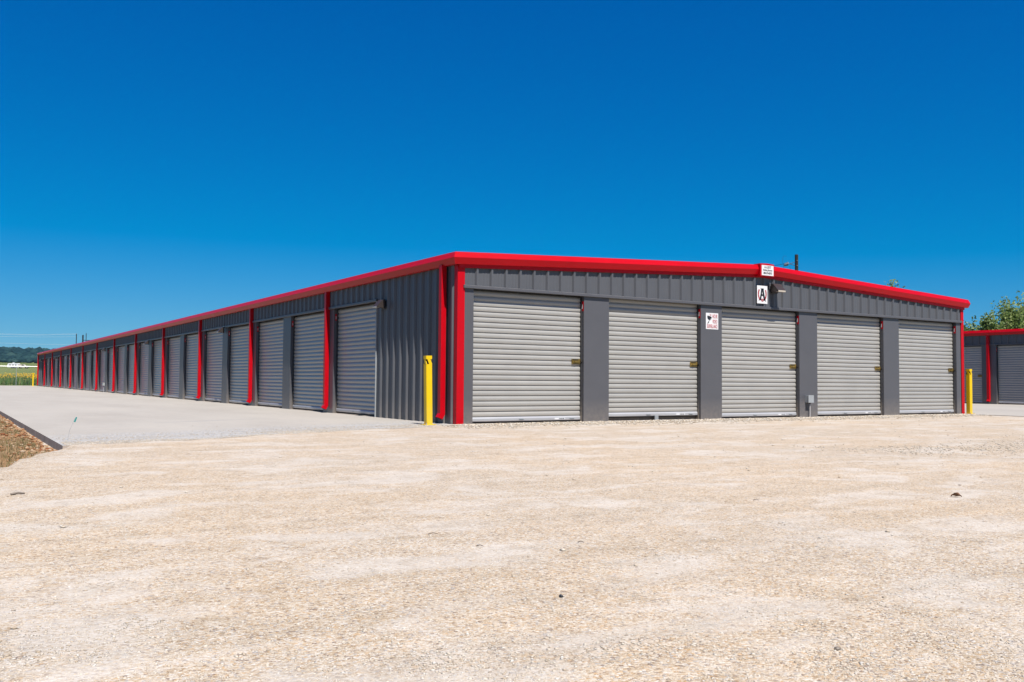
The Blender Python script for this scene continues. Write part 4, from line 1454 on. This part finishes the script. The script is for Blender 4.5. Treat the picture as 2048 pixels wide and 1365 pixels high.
# trees behind the second building
def make_tree(loc, H, W, seed, label, mat, nleaf=5200, droop=0.0):
    r = np.random.default_rng(seed)
    t = thing('tree', loc, label, 'tree', 'trees behind the second building')
    mb = MB()
    tips = []
    mb.tube([(0, 0, -0.3), (0.1, 0.05, H*0.2), (0.05, -0.1, H*0.36)], 0.05*W+0.05, 8, 0, 0.03*W+0.03)
    nb = 11
    for k in range(nb):
        a = 2*math.pi*k/nb + r.uniform(-0.4, 0.4)
        el = r.uniform(0.25, 1.35)
        L = r.uniform(0.65, 1.0)
        z0 = H*r.uniform(0.2, 0.40)
        e = Vector((math.cos(a)*math.cos(el)*(W*0.75+0.15)*L, math.sin(a)*math.cos(el)*(W*0.75+0.15)*L, z0 + (H-z0)*L*math.sin(el)*0.92))
        m_ = Vector((e.x*0.45, e.y*0.45, z0 + (e.z-z0)*0.55))
        mb.tube([(0.05, -0.05, z0), m_, e], 0.05+0.012*W, 6, 0, 0.015)
        tips += [m_.lerp(e, s) for s in (0.25, 0.5, 0.75, 0.95)]
        for j in range(4):
            b_ = m_.lerp(e, r.uniform(0.1, 0.8))
            c_ = b_ + Vector((r.normal(0, W*0.14), r.normal(0, W*0.14), r.uniform(-0.1, 0.16)*H))
            mb.tube([b_, c_], 0.025, 4, 0, 0.008)
            tips += [c_, b_.lerp(c_, 0.5)]
    mb.build('trunk', M['bark'], t)
    tp = np.array([tuple(p) for p in tips])
    # upright plumes of small leaf faces about the twig ends
    ci = r.integers(0, len(tp), nleaf)
    sp = 0.050*H*(0.45 + 0.8*r.random(len(tp)))
    off = r.normal(0, 1, (nleaf, 3))
    ln = np.linalg.norm(off, axis=1)
    off *= (np.minimum(ln, 1.55)/ln*0.85)[:, None]
    off = off*sp[ci][:, None]*np.array([0.72, 0.72, 1.45])
    c = tp[ci] + off
    a1 = r.normal(0, 1, (nleaf, 3)); a1 /= np.linalg.norm(a1, axis=1)[:, None]
    a2 = np.cross(a1, r.normal(0, 1, (nleaf, 3))); a2 /= np.linalg.norm(a2, axis=1)[:, None]
    s1 = (0.07 + 0.09*r.random(nleaf))[:, None]; s2 = s1*0.5
    V = np.stack([c - a1*s1, c + a2*s2, c + a1*s1, c - a2*s2], 1)
    F = np.arange(4*nleaf).reshape(nleaf, 4)
    put('crown', npmesh('crown', V.reshape(-1, 3), F, mat), t)
    return t
def tree_at(u, vtop, Z, W, seed, label, mat, nleaf=5200):
    p = at(u, vtop, Z)
    return make_tree((p.x, p.y, -0.2), p.z+0.3, W, seed, label, mat, nleaf)
tree_at(1931, 634, 74, 0.85, 1, 'small bushy tree right behind the red corner trim, over the second roof', M['leafd'], 2419)
tree_at(1955, 622, 76, 0.95, 2, 'low green tree over the second roof, between the corner tree and the taller ones', M['leafd'], 2995)
tree_at(1980, 611, 72, 1.0, 3, 'middle sized light green tree over the second roof', M['leaf'], 3456)
tree_at(2018, 589, 74, 1.9, 4, 'tall airy light green tree over the second roof near the right edge', M['leaf'], 5184)
tree_at(2056, 566, 80, 2.6, 5, 'tallest tree, cut off by the right edge of the photo', M['leaf'], 5184)
tree_at(1787, 557, 62, 1.8, 6, 'lone tree whose dark top just shows above the red gable roof', M['leafd'], 2995)
# low brush line at the foot of the far hill
n = 700
px = rng.uniform(-300, 260, n); py = rng.uniform(880, 1010, n)
pr = rng.uniform(1.2, 3.0, n)
me = scatter('brush', np.stack([px, py, ground_far(px, py)+pr*0.5], -1), np.stack([pr*1.4, pr*1.4, pr], -1), M['cedar'], jit=0.3, seed=15)
tag(put('brush', me), 'scattered dark brush at the foot of the far hill', 'brush', kind='stuff')

# ------------------------------------------------------------------ small things on the ground
t = thing('marker_flag', (-6.39, -2.19, 0), 'thin wire marker flag with a small teal flag at the driveway corner', 'marker flag')
MB().tube([(0, 0, -0.02), (0.03, -0.01, 0.15), (0.085, -0.025, 0.30)], 0.0015, 5).build('wire', M['galv'], t)
mb = MB()
mb.add([(0.068, -0.020, 0.245), (0.090, -0.026, 0.300), (0.100, -0.045, 0.296), (0.082, -0.040, 0.238)], [(0,1,2,3)])
mb.add([(0.069, -0.019, 0.245), (0.091, -0.025, 0.300), (0.101, -0.044, 0.296), (0.083, -0.039, 0.238)], [(3,2,1,0)])
mb.build('flag', M['teal'], t)

def curled_leaf(name, x, y, L, W, rot, label, cat, mat):
    mb = MB()
    n, k = 7, 5
    v = []
    for d in (0.0, 0.0035):
        for i in range(n):
            s = i/(n-1)
            wd = W*math.sin(math.pi*min(1, s*0.92+0.06))**0.8
            for j in range(k):
                q = (j/(k-1)-0.5)*2
                v.append(((s-0.5)*L, q*wd*0.5, 0.008 + 0.38*wd*q*q + 0.006*math.sin(3*s) + 0.004*math.sin(9*s+2*q) - d))
    f = []
    for i in range(n-1):
        for j in range(k-1):
            a = i*k+j
            f.append((a, a+1, a+k+1, a+k))
            b = n*k + a
            f.append((b, b+k, b+k+1, b+1))
    mb.add(v, f)
    o = mb.build(name, mat, None, (x, y, float(gravel_z(np.array(x), np.array(y)))), rot)
    return tag(o, label, cat)
curled_leaf('dry_leaf', -1.715, -10.285, 0.068, 0.042, rad(-62), 'curled brown dry leaf lying alone on the gravel at the right', 'leaf', M['leafbrown'])
def stick(x, y, L, rot, label, rr=0.0028):
    z = float(gravel_z(np.array(x), np.array(y)))
    c, s_ = math.cos(rot), math.sin(rot)
    pts = [(x-c*L/2, y-s_*L/2, z+0.006), (x, y, z+0.010+L*0.04), (x+c*L*0.5, y+s_*L*0.5, z+0.006)]
    tag(MB().tube(pts, rr, 5, 0, rr*0.6).build('twig', M['twig']), label, 'twig', 'dry twigs on the gravel')
stick(-7.21, -7.15, 0.085, rad(15), 'grey stick lying on pale gravel near the left edge', 0.009)
stick(-5.56, -9.90, 0.05, rad(-20), 'thin dark twig on the tan gravel left of centre')
stick(-5.52, -10.30, 0.035, rad(-50), 'short twig below the thin one, left of centre')
stick(-5.05, -10.45, 0.030, rad(-30), 'tiny twig in the middle of the lot')
stick(-3.10, -9.75, 0.040, rad(-30), 'small dark twig on the pale patch right of centre')
def pebble(x, y, r, mat, seed, label):
    z = float(gravel_z(np.array(x), np.array(y)))
    me = scatter('pebble', np.array([[x, y, z + r*0.35]]), np.array([[r*1.4, r, r*0.7]]), mat, jit=0.22, seed=seed)
    tag(put('pebble', me), label, 'pebble')
pebble(-5.76, -11.29, 0.0095, M['inkblack'], 31, 'single small black pebble on the gravel near the centre of the foreground')

pebble(-5.433, -12.22, 0.0085, M['guide'], 32, 'dark grey pebble on the gravel at the lower right')

# ------------------------------------------------------------------ clear-day air
hm = bpy.data.materials.new('thin air haze')
hm.use_nodes = True
hn = hm.node_tree
hn.nodes.clear()
ho = hn.nodes.new('ShaderNodeOutputMaterial')
hv = hn.nodes.new('ShaderNodeVolumePrincipled')
hv.inputs['Color'].default_value = (0.25, 0.64, 1.0, 1)
hv.inputs['Density'].default_value = 0.000035
hv.inputs['Anisotropy'].default_value = 0.1
hn.links.new(hv.outputs[0], ho.inputs['Volume'])
tag(MB().box(-6900, 6900, -6900, 6900, -2.0, 64.0).build('haze', hm), kind='stuff')
